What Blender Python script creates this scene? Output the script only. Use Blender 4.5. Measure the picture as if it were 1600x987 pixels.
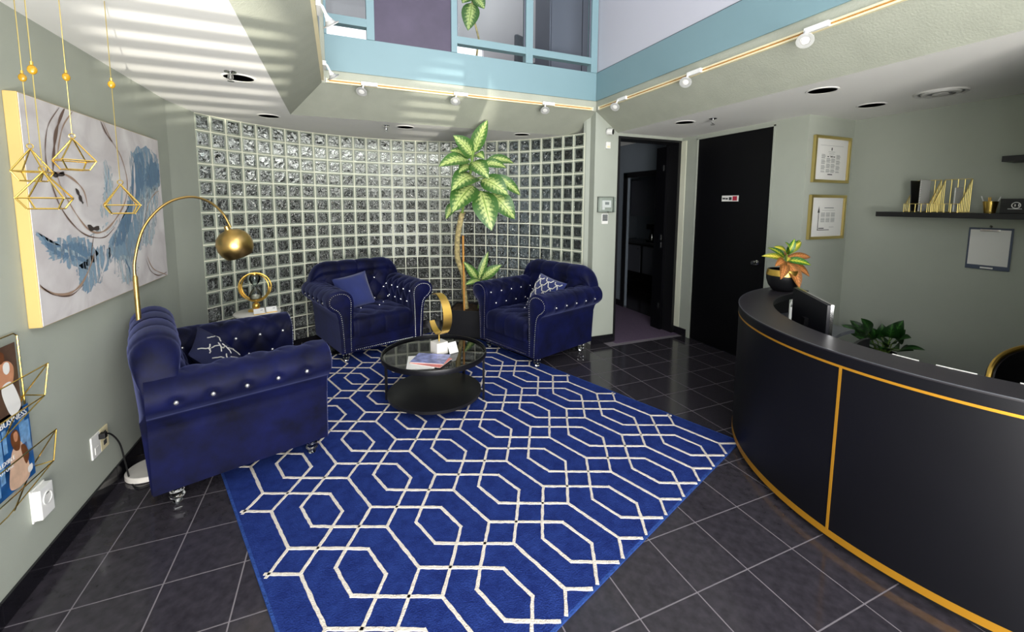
import bpy, bmesh, math, random
from mathutils import Vector, Matrix
from math import sin, cos, pi, radians, sqrt

random.seed(7)
scene = bpy.context.scene
for o in list(bpy.data.objects):
    bpy.data.objects.remove(o)
COL = scene.collection

# ------------------------------------------------------------------ camera
FPX, CXP, CYP = 651.42, 800.0, 384.28
CAM_H = 1.66
yaw, pitch, roll = 0.3931, 0.1002, -0.0052
_f = Vector((sin(yaw) * cos(pitch), cos(yaw) * cos(pitch), -sin(pitch)))
_r = Vector((cos(yaw), -sin(yaw), 0))
_d = _f.cross(_r)
_r2 = cos(roll) * _r + sin(roll) * _d
_d2 = -sin(roll) * _r + cos(roll) * _d
cam_data = bpy.data.cameras.new('camera')
cam_data.sensor_fit = 'HORIZONTAL'
cam_data.sensor_width = 36.0
cam_data.lens = FPX / 1600 * 36
cam_data.shift_y = -(493.5 - CYP) / 1600
cam_data.clip_start = 0.02
cam = bpy.data.objects.new('camera', cam_data)
COL.objects.link(cam)
m3 = Matrix((_r2, -_d2, -_f)).transposed()
cam.matrix_world = Matrix.Translation((0, 0, CAM_H)) @ m3.to_4x4()
scene.camera = cam

# ------------------------------------------------------------------ light
world = bpy.data.worlds.new('world')
scene.world = world
world.use_nodes = True
bg = world.node_tree.nodes['Background']
bg.inputs[0].default_value = (0.93, 0.96, 1.0, 1)
bg.inputs[1].default_value = 1.6
scene.view_settings.view_transform = 'Standard'
scene.view_settings.look = 'None'
scene.view_settings.exposure = 0.12
scene.view_settings.gamma = 1.0
scene.view_settings.use_curve_mapping = False
scene.cycles.use_denoising = True
scene.cycles.sample_clamp_indirect = 6.0
scene.cycles.caustics_refractive = False
scene.cycles.caustics_reflective = False
scene.cycles.max_bounces = 10
scene.cycles.diffuse_bounces = 5


def area(name, loc, rot, sx, sy, power, col=(1, 1, 1)):
    d = bpy.data.lights.new(name, 'AREA')
    d.shape = 'RECTANGLE'
    d.size, d.size_y = sx, sy
    d.energy = power
    d.color = col
    o = bpy.data.objects.new(name, d)
    o.location = loc
    o.rotation_euler = rot
    COL.objects.link(o)
    return o


# daylight through the glazed front behind the camera and its upper storey
area('entrance_daylight', (0.35, -1.62, 1.30), (radians(90), 0, 0), 3.1, 2.2, 175, (1.0, 0.985, 0.95))
area('upper_daylight', (1.31, -1.62, 4.2), (radians(72), 0, 0), 2.6, 3.0, 115, (0.95, 0.98, 1.0))
area('bounce_fill', (0.55, -2.9, 0.05), (radians(140), 0, 0), 4.2, 1.8, 560, (1.0, 0.97, 0.92))  # upward fill added outside to brighten the ceiling, standing in for ground bounce


def patch_spot(name, loc, target, angle, power, rad=0.03):
    d = bpy.data.lights.new(name, 'SPOT')
    d.energy = power
    d.spot_size = radians(angle)
    d.spot_blend = 0.7
    d.shadow_soft_size = rad
    d.color = (1.0, 0.95, 0.84)
    o = bpy.data.objects.new(name, d)
    o.location = loc
    o.rotation_euler = (Vector(target) - Vector(loc)).to_track_quat('-Z', 'Y').to_euler()
    COL.objects.link(o)


# spot lamps added low outside to throw sun patches on ceiling and back soffit
patch_spot('ceiling_patch_spot', (1.0, -4.0, 0.30), (-0.72, 3.15, 2.49), 8.5, 5200, .008)
patch_spot('soffit_patch_spot', (1.3, -4.0, 0.30), (1.1, 4.3, 2.60), 7.5, 2600, .007)

# ------------------------------------------------------------------ materials
MATS = {}


def rgb(h):
    h = h.lstrip('#')
    out = []
    for i in (0, 2, 4):
        c = int(h[i:i + 2], 16) / 255
        out.append(c / 12.92 if c <= 0.04045 else ((c + 0.055) / 1.055) ** 2.4)
    return tuple(out) + (1,)


def mat(name, col, rough=0.6, metal=0.0, noise=0.0, nscale=8.0, bump=0.0, bscale=60.0, **kw):
    m = bpy.data.materials.new(name)
    m.use_nodes = True
    nt = m.node_tree
    b = nt.nodes['Principled BSDF']
    c = rgb(col) if isinstance(col, str) else tuple(col) + (1,)
    b.inputs['Base Color'].default_value = c
    b.inputs['Roughness'].default_value = rough
    b.inputs['Metallic'].default_value = metal
    for k, v in kw.items():
        b.inputs[k.replace('_', ' ')].default_value = v
    tc = None
    if noise or bump:
        tc = nt.nodes.new('ShaderNodeTexCoord')
    if noise:
        n = nt.nodes.new('ShaderNodeTexNoise')
        n.inputs['Scale'].default_value = nscale
        n.inputs['Detail'].default_value = 5
        nt.links.new(tc.outputs['Object'], n.inputs['Vector'])
        r = nt.nodes.new('ShaderNodeValToRGB')
        r.color_ramp.elements[0].position = 0.3
        r.color_ramp.elements[1].position = 0.7
        lo = tuple(max(0, x * (1 - noise)) for x in c[:3]) + (1,)
        hi = tuple(min(1, x * (1 + noise)) for x in c[:3]) + (1,)
        r.color_ramp.elements[0].color = lo
        r.color_ramp.elements[1].color = hi
        nt.links.new(n.outputs['Fac'], r.inputs['Fac'])
        nt.links.new(r.outputs['Color'], b.inputs['Base Color'])
    if bump:
        n2 = nt.nodes.new('ShaderNodeTexNoise')
        n2.inputs['Scale'].default_value = bscale
        n2.inputs['Detail'].default_value = 3
        nt.links.new(tc.outputs['Object'], n2.inputs['Vector'])
        bp = nt.nodes.new('ShaderNodeBump')
        bp.inputs['Strength'].default_value = bump
        bp.inputs['Distance'].default_value = 0.01
        nt.links.new(n2.outputs['Fac'], bp.inputs['Height'])
        nt.links.new(bp.outputs['Normal'], b.inputs['Normal'])
    MATS[name] = m
    return m


mat('sage_wall', '#a9aea3', 0.75, noise=0.03, nscale=3, bump=0.08, bscale=250)
mat('ceiling_white', '#ecebe6', 0.8, noise=0.015, nscale=2, bump=0.05, bscale=300)
mat('soffit_plaster', '#a7aa9c', 0.8, noise=0.05, nscale=6, bump=0.2, bscale=90)
mat('teal_paint', '#7a979e', 0.45, noise=0.02, nscale=2)
mat('lavender_wall', '#c3c3cc', 0.7)
mat('grout', '#787278', 0.8)
mat('tile_black', '#333036', 0.13, noise=0.3, nscale=22, bump=0.015, bscale=40)
mat('base_tile', '#17161b', 0.12, noise=0.2, nscale=20)
mat('mortar', '#dfe0cc', 0.7)
mat('black_paint', '#101013', 0.45)
mat('door_black', '#08080c', 0.45, noise=0.1, nscale=4, Specular_IOR_Level=0.2)
mat('desk_black', '#0c0c12', 0.42, noise=0.06, nscale=5, Specular_IOR_Level=0.25)
mat('desk_top', '#28252a', 0.4, noise=0.08, nscale=60)
mat('gold', '#f2c766', 0.34, 1.0)
mat('gold_paint', '#d79a2c', 0.4, 0.6)
mat('brass', '#c9a866', 0.3, 1.0)
mat('pale_gold', '#e6cf86', 0.3, 1.0)
mat('gold_wire', '#e6c46a', 0.25, 1.0)
mat('white_plastic', '#e9e8e4', 0.35)
mat('outlet_white', '#f0efec', 0.35)
mat('cream_plastic', '#ece0b8', 0.45)
mat('marble', '#e8e3dc', 0.25, noise=0.06, nscale=9)
mat('chrome', '#c8c8c8', 0.15, 1.0)
mat('paper', '#e6e5e1', 0.7)
mat('grey_ink', '#8d9190', 0.7)
mat('dark_ink', '#3b3b3d', 0.7)
mat('red_ink', '#a8203a', 0.6)
mat('plain_black', '#0b0b0d', 0.5)
mat('flat_black', '#050506', 1.0, Specular_IOR_Level=0.0)
mat('black_metal', '#15151a', 0.35, 0.4)
mat('clip_navy', '#4a5468', 0.4)
mat('carpet_purple', '#5d4d62', 0.95, noise=0.25, nscale=120)
mat('hall_wall', '#6d7680', 0.8)
mat('cabinet_grey', '#6e717d', 0.5)
mat('counter', '#4d4f55', 0.3)
mat('panel_purple', '#4a4256', 0.55, noise=0.15, nscale=5)
mat('panel_slate', '#5d616e', 0.55)
mat('upstairs_wall', '#c9c7c9', 0.8)
mat('chair_grey', '#555a60', 0.6)
mat('soil', '#3a2a1c', 0.95, noise=0.5, nscale=40, bump=0.8, bscale=60)
mat('wood_stake', '#c98f45', 0.6, noise=0.15, nscale=30)
mat('trunk', '#b3a473', 0.7, noise=0.45, nscale=32)
mat('stem_green', '#6f8f3c', 0.5)
mat('crystal_button', '#f2f2f6', 0.08, 0.9)
mat('nail_silver', '#dddde2', 0.2, 1.0)
mat('cord_black', '#0c0c0e', 0.5)
mat('vent_white', '#c9c8c3', 0.6)
mat('pillow_dark', '#0e1540', 0.8, noise=0.15, nscale=5)
mat('pillow_navy', '#1d2a66', 0.85, noise=0.1, nscale=5, Sheen_Weight=0.5)
mat('silver_thread', '#d9d6cf', 0.5)
mat('pot_black', '#131316', 0.35)
mat('sand', '#e9dcc8', 0.8)
mat('magazine_blue', '#1d4f86', 0.3, noise=0.6, nscale=14)
mat('print_pale_blue', '#6f9cc9', 0.35, noise=0.4, nscale=30)
mat('magazine_brown', '#5c4638', 0.3, noise=0.5, nscale=9)
mat('magazine_pink', '#d97a72', 0.3, noise=0.25, nscale=9)
mat('magazine_violet', '#7d83b6', 0.25, noise=0.6, nscale=18)
mat('skin_print', '#c98d6b', 0.4, noise=0.12, nscale=25)
mat('hair_print', '#6b3f24', 0.4, noise=0.2, nscale=30)
mat('dress_print', '#d8b49a', 0.4, noise=0.15, nscale=25)
mat('white_print', '#eceae6', 0.5)
mat('amber_glass', '#d8a628', 0.1, Transmission_Weight=0.5)
mat('bulb_glass', '#f4f4f2', 0.08, Transmission_Weight=0.6)
mat('monitor_back', '#14141b', 0.3)
mat('desk_white', '#d9dad6', 0.5)


def velvet():
    m = mat('velvet', '#0c1038', 0.6, Sheen_Weight=0.38, Sheen_Roughness=0.4, Sheen_Tint=(0.24, 0.27, 0.6, 1), Specular_IOR_Level=0.15)
    nt = m.node_tree
    b = nt.nodes['Principled BSDF']
    tc = nt.nodes.new('ShaderNodeTexCoord')
    n = nt.nodes.new('ShaderNodeTexNoise')
    n.inputs['Scale'].default_value = 5
    n.inputs['Detail'].default_value = 7
    n.inputs['Roughness'].default_value = 0.65
    nt.links.new(tc.outputs['Object'], n.inputs['Vector'])
    r = nt.nodes.new('ShaderNodeValToRGB')
    r.color_ramp.elements[0].position = 0.32
    r.color_ramp.elements[1].position = 0.7
    r.color_ramp.elements[0].color = rgb('#030416')
    r.color_ramp.elements[1].color = rgb('#0b1140')
    nt.links.new(n.outputs['Fac'], r.inputs['Fac'])
    nt.links.new(r.outputs['Color'], b.inputs['Base Color'])
    return m


velvet()


def rug_mat(name, c0, c1, sc):
    m = mat(name, c0, 1.0, Specular_IOR_Level=0.1)
    nt = m.node_tree
    b = nt.nodes['Principled BSDF']
    tc = nt.nodes.new('ShaderNodeTexCoord')
    n = nt.nodes.new('ShaderNodeTexNoise')
    n.inputs['Scale'].default_value = sc
    n.inputs['Detail'].default_value = 8
    n.inputs['Roughness'].default_value = 0.8
    nt.links.new(tc.outputs['Object'], n.inputs['Vector'])
    r = nt.nodes.new('ShaderNodeValToRGB')
    r.color_ramp.elements[0].position = 0.35
    r.color_ramp.elements[1].position = 0.68
    r.color_ramp.elements[0].color = rgb(c0)
    r.color_ramp.elements[1].color = rgb(c1)
    nt.links.new(n.outputs['Fac'], r.inputs['Fac'])
    nt.links.new(r.outputs['Color'], b.inputs['Base Color'])
    n2 = nt.nodes.new('ShaderNodeTexNoise')
    n2.inputs['Scale'].default_value = 160
    nt.links.new(tc.outputs['Object'], n2.inputs['Vector'])
    bp = nt.nodes.new('ShaderNodeBump')
    bp.inputs['Strength'].default_value = 0.8
    bp.inputs['Distance'].default_value = 0.01
    nt.links.new(n2.outputs['Fac'], bp.inputs['Height'])
    nt.links.new(bp.outputs['Normal'], b.inputs['Normal'])
    return m


rug_mat('rug_blue', '#172663', '#283d82', 14)
rug_mat('rug_cream', '#cfc4b8', '#ece4da', 60)
rug_mat('rug_binding', '#22386f', '#3a5aa8', 40)


def glass_block():
    m = mat('glass_block', '#e6eee6', 0.06, IOR=1.45, Transmission_Weight=1.0)
    nt = m.node_tree
    b = nt.nodes['Principled BSDF']
    tc = nt.nodes.new('ShaderNodeTexCoord')
    oi = nt.nodes.new('ShaderNodeObjectInfo')
    ad = nt.nodes.new('ShaderNodeVectorMath')
    sc = nt.nodes.new('ShaderNodeVectorMath')
    sc.operation = 'SCALE'
    sc.inputs['Scale'].default_value = 3.0
    nt.links.new(oi.outputs['Location'], sc.inputs[0])
    nt.links.new(tc.outputs['Object'], ad.inputs[0])
    nt.links.new(sc.outputs['Vector'], ad.inputs[1])
    n = nt.nodes.new('ShaderNodeTexNoise')
    n.inputs['Scale'].default_value = 17
    n.inputs['Detail'].default_value = 2.5
    n.inputs['Distortion'].default_value = 0.6
    nt.links.new(ad.outputs['Vector'], n.inputs['Vector'])
    bp = nt.nodes.new('ShaderNodeBump')
    bp.inputs['Strength'].default_value = 1.0
    bp.inputs['Distance'].default_value = 0.05
    nt.links.new(n.outputs['Fac'], bp.inputs['Height'])
    nt.links.new(bp.outputs['Normal'], b.inputs['Normal'])


glass_block()
mat('glass_rim', '#b9c2b2', 0.25, Transmission_Weight=0.45)
mat('acrylic', '#f3f5f7', 0.03, IOR=1.49, Transmission_Weight=1.0)


def thin_glass(name, tint, gloss):
    m = mat(name, tint, 0.05)
    nt = m.node_tree
    out = nt.nodes['Material Output']
    tr = nt.nodes.new('ShaderNodeBsdfTransparent')
    tr.inputs[0].default_value = rgb(tint)
    gl = nt.nodes.new('ShaderNodeBsdfGlossy')
    gl.inputs['Roughness'].default_value = 0.03
    fr = nt.nodes.new('ShaderNodeFresnel')
    fr.inputs['IOR'].default_value = gloss
    mx = nt.nodes.new('ShaderNodeMixShader')
    nt.links.new(fr.outputs[0], mx.inputs[0])
    nt.links.new(tr.outputs[0], mx.inputs[1])
    nt.links.new(gl.outputs[0], mx.inputs[2])
    nt.links.new(mx.outputs[0], out.inputs['Surface'])


thin_glass('clear_glass', '#f8fafa', 1.2)
thin_glass('blown_glass', '#e4ebea', 1.6)
mat('table_glass', '#0b0b0e', 0.03)


def leaf_mat(name, edge, mid, vein, veins=9.0, mid_w=0.75):
    m = mat(name, edge, 0.4)
    nt = m.node_tree
    b = nt.nodes['Principled BSDF']
    uv = nt.nodes.new('ShaderNodeUVMap')
    sp = nt.nodes.new('ShaderNodeSeparateXYZ')
    nt.links.new(uv.outputs['UV'], sp.inputs['Vector'])

    def M(op, a, b2=None, v=None):
        n = nt.nodes.new('ShaderNodeMath')
        n.operation = op
        nt.links.new(a, n.inputs[0])
        if b2 is not None:
            nt.links.new(b2, n.inputs[1])
        elif v is not None:
            n.inputs[1].default_value = v
        return n.outputs[0]
    a0 = M('SUBTRACT', sp.outputs['X'], v=0.5)
    au = M('MULTIPLY', M('ABSOLUTE', a0), v=2.0)
    # vein stripes slanting away from the midrib
    ph = M('SUBTRACT', M('MULTIPLY', sp.outputs['Y'], v=veins), M('MULTIPLY', au, v=1.6))
    st = M('ABSOLUTE', M('SINE', M('MULTIPLY', ph, v=pi)))
    nz = nt.nodes.new('ShaderNodeTexNoise')
    nz.inputs['Scale'].default_value = 14
    nt.links.new(uv.outputs['UV'], nz.inputs['Vector'])
    k = M('ADD', M('SUBTRACT', M('MULTIPLY', st, v=0.32), au), nz.outputs['Fac'])
    r = nt.nodes.new('ShaderNodeValToRGB')
    r.color_ramp.elements[0].position = 0.05 + (1 - mid_w) * 0.3
    r.color_ramp.elements[0].color = rgb(edge)
    r.color_ramp.elements[1].position = 0.55 + (1 - mid_w) * 0.3
    r.color_ramp.elements[1].color = rgb(mid)
    nt.links.new(k, r.inputs['Fac'])
    mx = nt.nodes.new('ShaderNodeMixRGB')
    mx.inputs[2].default_value = rgb(vein)
    mr = M('LESS_THAN', au, v=0.05)
    nt.links.new(mr, mx.inputs[0])
    nt.links.new(r.outputs['Color'], mx.inputs[1])
    nt.links.new(mx.outputs['Color'], b.inputs['Base Color'])
    return m


leaf_mat('dieff_leaf', '#40682e', '#c6d486', '#7d9c48', 9)
leaf_mat('croton_green', '#2f6b24', '#b9c53a', '#e3d84a', 8, 0.5)
leaf_mat('croton_yellow', '#6f7f22', '#e0c944', '#f0e070', 8, 0.9)
leaf_mat('croton_orange', '#8a5a2e', '#d98f52', '#7a3f24', 9, 0.95)
leaf_mat('pothos_leaf', '#12330f', '#2f5f22', '#3f7030', 5, 0.3)


# ------------------------------------------------------------------ mesh helpers
class MB:
    def __init__(s):
        s.v, s.f = [], []

    def add(s, V, F):
        k = len(s.v)
        s.v += [tuple(p) for p in V]
        s.f += [tuple(i + k for i in f) for f in F]
        return s

    def box(s, x0, x1, y0, y1, z0, z1, M=None):
        V = [(x, y, z) for z in (z0, z1) for y in (y0, y1) for x in (x0, x1)]
        if M is not None:
            V = [M @ Vector(p) for p in V]
        return s.add(V, [(0, 2, 3, 1), (4, 5, 7, 6), (0, 1, 5, 4), (1, 3, 7, 5), (3, 2, 6, 7), (2, 0, 4, 6)])

    def prism(s, poly, z0, z1, M=None):
        n = len(poly)
        V = [(x, y, z0) for x, y in poly] + [(x, y, z1) for x, y in poly]
        if M is not None:
            V = [M @ Vector(p) for p in V]
        F = [tuple(range(n - 1, -1, -1)), tuple(range(n, 2 * n))]
        F += [(i, (i + 1) % n, n + (i + 1) % n, n + i) for i in range(n)]
        return s.add(V, F)

    def lathe(s, prof, seg=24, c=(0, 0, 0), M=None, cap=True):
        V, F = [], []
        for r, z in prof:
            for i in range(seg):
                a = 2 * pi * i / seg
                V.append(Vector((r * cos(a), r * sin(a), z)))
        n = len(prof)
        for j in range(n - 1):
            for i in range(seg):
                a, b = j * seg + i, j * seg + (i + 1) % seg
                F.append((a, b, b + seg, a + seg))
        if cap:
            F.append(tuple(range(seg - 1, -1, -1)))
            F.append(tuple(range((n - 1) * seg, n * seg)))
        if M is not None:
            V = [M @ p for p in V]
        V = [p + Vector(c) for p in V]
        return s.add(V, F)

    def tube(s, pts, r, seg=8, closed=False):
        pts = [Vector(p) for p in pts]
        n = len(pts)
        rr = r if isinstance(r, (list, tuple)) else [r] * n
        V, F = [], []
        prev = None
        for i, p in enumerate(pts):
            if closed:
                t = pts[(i + 1) % n] - pts[i - 1]
            else:
                t = pts[min(i + 1, n - 1)] - pts[max(i - 1, 0)]
            t.normalize()
            if prev is None:
                up = Vector((0, 0, 1)) if abs(t.z) < 0.9 else Vector((1, 0, 0))
                u = t.cross(up).normalized()
            else:
                u = (prev - t * prev.dot(t)).normalized()
            prev = u
            w = t.cross(u)
            for k in range(seg):
                a = 2 * pi * k / seg
                V.append(p + (u * cos(a) + w * sin(a)) * rr[i])
        m = n if closed else n - 1
        for i in range(m):
            for k in range(seg):
                a = i * seg + k
                b = i * seg + (k + 1) % seg
                c2 = ((i + 1) % n) * seg + (k + 1) % seg
                d = ((i + 1) % n) * seg + k
                F.append((a, b, c2, d))
        if not closed:
            F.append(tuple(range(seg - 1, -1, -1)))
            F.append(tuple(range((n - 1) * seg, n * seg)))
        return s.add(V, F)

    def grid(s, fn, nu, nv):
        V = [fn(i / nu, j / nv) for j in range(nv + 1) for i in range(nu + 1)]
        w = nu + 1
        F = [(j * w + i, j * w + i + 1, (j + 1) * w + i + 1, (j + 1) * w + i) for j in range(nv) for i in range(nu)]
        return s.add(V, F)

    def ball(s, c, r, seg=8, rings=6, sc=(1, 1, 1)):
        V, F = [], []
        for j in range(1, rings):
            t = pi * j / rings
            for i in range(seg):
                a = 2 * pi * i / seg
                V.append((c[0] + r * sc[0] * sin(t) * cos(a), c[1] + r * sc[1] * sin(t) * sin(a), c[2] + r * sc[2] * cos(t)))
        top, bot = len(V), len(V) + 1
        V += [(c[0], c[1], c[2] + r * sc[2]), (c[0], c[1], c[2] - r * sc[2])]
        for j in range(rings - 2):
            for i in range(seg):
                a, b = j * seg + i, j * seg + (i + 1) % seg
                F.append((a, a + seg, b + seg, b))
        for i in range(seg):
            F.append((top, i, (i + 1) % seg))
            k = (rings - 2) * seg
            F.append((bot, k + (i + 1) % seg, k + i))
        return s.add(V, F)

    def arc(s, c, r0, r1, z0, z1, a0, a1, n):
        """ring sector between two radii"""
        V, F = [], []
        for i in range(n + 1):
            a = a0 + (a1 - a0) * i / n
            for r, z in ((r0, z0), (r1, z0), (r1, z1), (r0, z1)):
                V.append((c[0] + r * cos(a), c[1] + r * sin(a), z))
        for i in range(n):
            k = i * 4
            for q in range(4):
                F.append((k + q, k + (q + 1) % 4, k + 4 + (q + 1) % 4, k + 4 + q))
        F.append((3, 2, 1, 0))
        F.append((n * 4, n * 4 + 1, n * 4 + 2, n * 4 + 3))
        return s.add(V, F)

    def mesh(s, name, material, smooth=False, bevel=0.0, sharp=40):
        me = bpy.data.meshes.new(name)
        me.from_pydata(s.v, [], s.f)
        bm = bmesh.new()
        bm.from_mesh(me)
        if bevel:
            bmesh.ops.bevel(bm, geom=[e for e in bm.edges], offset=bevel, segments=2, affect='EDGES', profile=0.6)
        bmesh.ops.recalc_face_normals(bm, faces=bm.faces)
        bm.to_mesh(me)
        bm.free()
        if material:
            me.materials.append(MATS[material] if isinstance(material, str) else material)
        if smooth:
            me.polygons.foreach_set('use_smooth', [True] * len(me.polygons))
            me.set_sharp_from_angle(angle=radians(sharp))
        me.update()
        return me

    def build(s, name, material, parent=None, smooth=False, bevel=0.0, loc=None, rot=None, sharp=40):
        return link(name, s.mesh(name, material, smooth, bevel, sharp), parent, loc, rot)


def link(name, me, parent=None, loc=None, rot=None):
    o = bpy.data.objects.new(name, me)
    COL.objects.link(o)
    if parent is not None:
        o.parent = parent
    if loc is not None:
        o.location = loc
    if rot is not None:
        o.rotation_euler = rot
    return o


def tag(o, label=None, cat=None, group=None, kind=None):
    if label:
        o['label'] = label
    if cat:
        o['category'] = cat
    if group:
        o['group'] = group
    if kind:
        o['kind'] = kind
    return o


def thing(name, label, cat, loc=(0, 0, 0), rz=0.0, group=None):
    o = bpy.data.objects.new(name, None)
    o.empty_display_size = 0.1
    COL.objects.link(o)
    o.location = loc
    o.rotation_euler = (0, 0, rz)
    return tag(o, label, cat, group)


def struct(name, mb, m, **kw):
    return tag(mb.build(name, m, **kw), kind='structure')


def copy_tree(o, parent=None):
    c = o.copy()
    COL.objects.link(c)
    c.parent = parent
    for ch in list(o.children):
        copy_tree(ch, c)
    return c


def text_mesh(s, size, material, name, parent, M, extrude=0.0004, align='CENTER', bold=0.0):
    cu = bpy.data.curves.new('tmp_text', 'FONT')
    cu.body = s
    cu.size = size
    cu.align_x = align
    cu.align_y = 'CENTER'
    cu.extrude = extrude
    cu.offset = bold
    ob = bpy.data.objects.new('tmp_text', cu)
    COL.objects.link(ob)
    dg = bpy.context.evaluated_depsgraph_get()
    me = bpy.data.meshes.new_from_object(ob.evaluated_get(dg))
    bpy.data.objects.remove(ob)
    bpy.data.curves.remove(cu)
    me.transform(M)
    me.materials.clear()
    me.materials.append(MATS[material])
    me.name = name
    return link(name, me, parent)


def basis(o, ex, ey, ez):
    """matrix whose columns are the given axes"""
    return Matrix(((ex[0], ey[0], ez[0], o[0]), (ex[1], ey[1], ez[1], o[1]), (ex[2], ey[2], ez[2], o[2]), (0, 0, 0, 1)))


def catmull(P, n=8, closed=False):
    P = [Vector(p) for p in P]
    out = []
    m = len(P)
    rng = range(m if closed else m - 1)
    for i in rng:
        if closed:
            a, b, c, d = P[i - 1], P[i], P[(i + 1) % m], P[(i + 2) % m]
        else:
            a, b, c, d = P[max(i - 1, 0)], P[i], P[i + 1], P[min(i + 2, m - 1)]
        for k in range(n):
            t = k / n
            out.append(0.5 * ((2 * b) + (c - a) * t + (2 * a - 5 * b + 4 * c - d) * t * t + (3 * b - a - 3 * c + d) * t ** 3))
    if not closed:
        out.append(P[-1])
    return out


def project(p):
    q = Vector(p) - Vector((0, 0, CAM_H))
    z = q.dot(_f)
    return (q.dot(_r2) / z * FPX + CXP, q.dot(_d2) / z * FPX + CYP, z)


# ================================================================== SETTING
ZC = 2.489
WL = -1.275            # left wall face
XR = 4.685             # right wall face
YP = 4.10              # pier / doorway wall face
XP = 2.717             # pier corner
YF = -1.4              # facade behind the camera
TOP = 5.9
GC, GR, GA0, GDA, GN = (0.601, 3.518), 2.202, 2.533, -0.07062, 31   # glass block arc
ROWP, NROW = 0.1545, 16


def gpt(i, r=GR):
    a = GA0 + GDA * i
    return (GC[0] + r * cos(a), GC[1] + r * sin(a))


# ---- floor: slab with grout colour, tiles as pieces
floor = struct('floor', MB().box(-1.6, 4.9, YF - 0.1, 6.2, -0.1, -0.0012), 'grout')
TX0, TY0, TP = 1.678, 0.900, 0.3052
RUG_A = radians(20)
RU = Vector((cos(RUG_A), sin(RUG_A)))
RV = Vector((-sin(RUG_A), cos(RUG_A)))
RUG_O = RU * 0.315 + RV * 0.960
RUG_W, RUG_L = 2.757, 3.60


def under_rug(x, y, mrg=0.0):
    p = Vector((x, y)) - RUG_O
    u, v = p.dot(RU), p.dot(RV)
    return mrg < u < RUG_W - mrg and mrg < v < RUG_L - mrg


tile_me = MB().box(-TP / 2 + 0.0028, TP / 2 - 0.0028, -TP / 2 + 0.0028, TP / 2 - 0.0028, -0.012, 0.0).mesh('tile', 'tile_black', bevel=0.0012)
rest = MB()
ntile = 0
for i in range(-11, 11):
    for j in range(-8, 18):
        cx, cy = TX0 + (i + 0.5) * TP, TY0 + (j + 0.5) * TP
        x0, x1, y0, y1 = cx - TP / 2 + .0028, cx + TP / 2 - .0028, cy - TP / 2 + .0028, cy + TP / 2 - .0028
        x0, x1 = max(x0, WL), min(x1, XR)
        y1 = min(y1, 5.75)
        if x1 - x0 < 0.02 or cy < YF:
            continue
        if cx > XP + 0.1 and cy > YP:
            continue
        corners = [(x0, y0), (x1, y0), (x0, y1), (x1, y1)]
        vis = False
        for (x, y) in corners:
            px_, py_, z = project((x, y, 0))
            if z > 0.3 and -60 < px_ < 1660 and py_ < 1050:
                vis = True
        hid = all(under_rug(x, y, 0.02) for x, y in corners)
        hid = hid or (cx - 3.478) ** 2 + (cy - 1.103) ** 2 < 1.0 or (cy > 4.6 and cx < 2.3)
        full = (x1 - x0) > TP - 0.01 and (y1 - y0) > TP - 0.01
        if vis and not hid and ntile < 295:
            if full:
                link('tile', tile_me, floor, (cx, cy, 0))
            else:
                MB().box(x0, x1, y0, y1, -0.012, 0.0).build('tile', 'tile_black', floor, bevel=0.0012)
            ntile += 1
        else:
            rest.box(x0, x1, y0, y1, -0.012, 0.0)
tag(rest.build('tile_field', 'tile_black', floor), kind='stuff')

# ---- walls
struct('wall_left', MB().box(WL - 0.15, WL, YF, 4.30, 0, ZC), 'sage_wall')
# angled return between the left wall and the glass block wall
e0 = gpt(0)
struct('wall_left_return', MB().prism([(WL, 4.30), (e0[0], e0[1]), (e0[0] - 0.07, e0[1] + 0.06), (WL - 0.15, 4.30)], 0, ZC), 'sage_wall')
# pier beside the doorway
e1 = gpt(GN)
pier = MB().prism([(XP, YP), (3.033, YP), (3.033, YP + 0.16), (XP + 0.1, YP + 0.30), (e1[0], e1[1] + 0.02), (XP - 0.03, 4.24), (XP, 4.2)], 0, 2.82)
struct('wall_pier', pier, 'sage_wall')
struct('wall_doorway', MB().box(3.033, 3.985, YP, YP + 0.16, 2.455, 2.82).box(3.985, 4.15, YP, YP + 0.16, 0, 2.82), 'sage_wall')
wd = MB().box(4.0, 4.14, 3.865, YP, 0, ZC).box(4.0, 4.14, 2.885, 3.865, 2.45, ZC).box(4.0, 4.14, 2.57, 2.885, 0, ZC)
struct('wall_door_side', wd, 'sage_wall')
struct('wall_certificates', MB().box(4.14, XR + 0.15, 2.57, 2.72, 0, ZC), 'sage_wall')
struct('wall_right', MB().box(XR, XR + 0.15, YF, 2.57, 0, ZC), 'sage_wall')

# ---- ceilings and the sloped soffit ring
c = MB()
c.box(WL - 0.15, -0.39, YF, 4.53, ZC, ZC + 0.12)
c.box(WL - 0.15, XP + 0.3, 4.53, 6.0, ZC, ZC + 0.12)
c.box(3.02, XR + 0.15, YF, YP, ZC, ZC + 0.12)
struct('ceiling', c, 'ceiling_white')
ZS = 2.705
XA = -0.10
s = MB()
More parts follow.
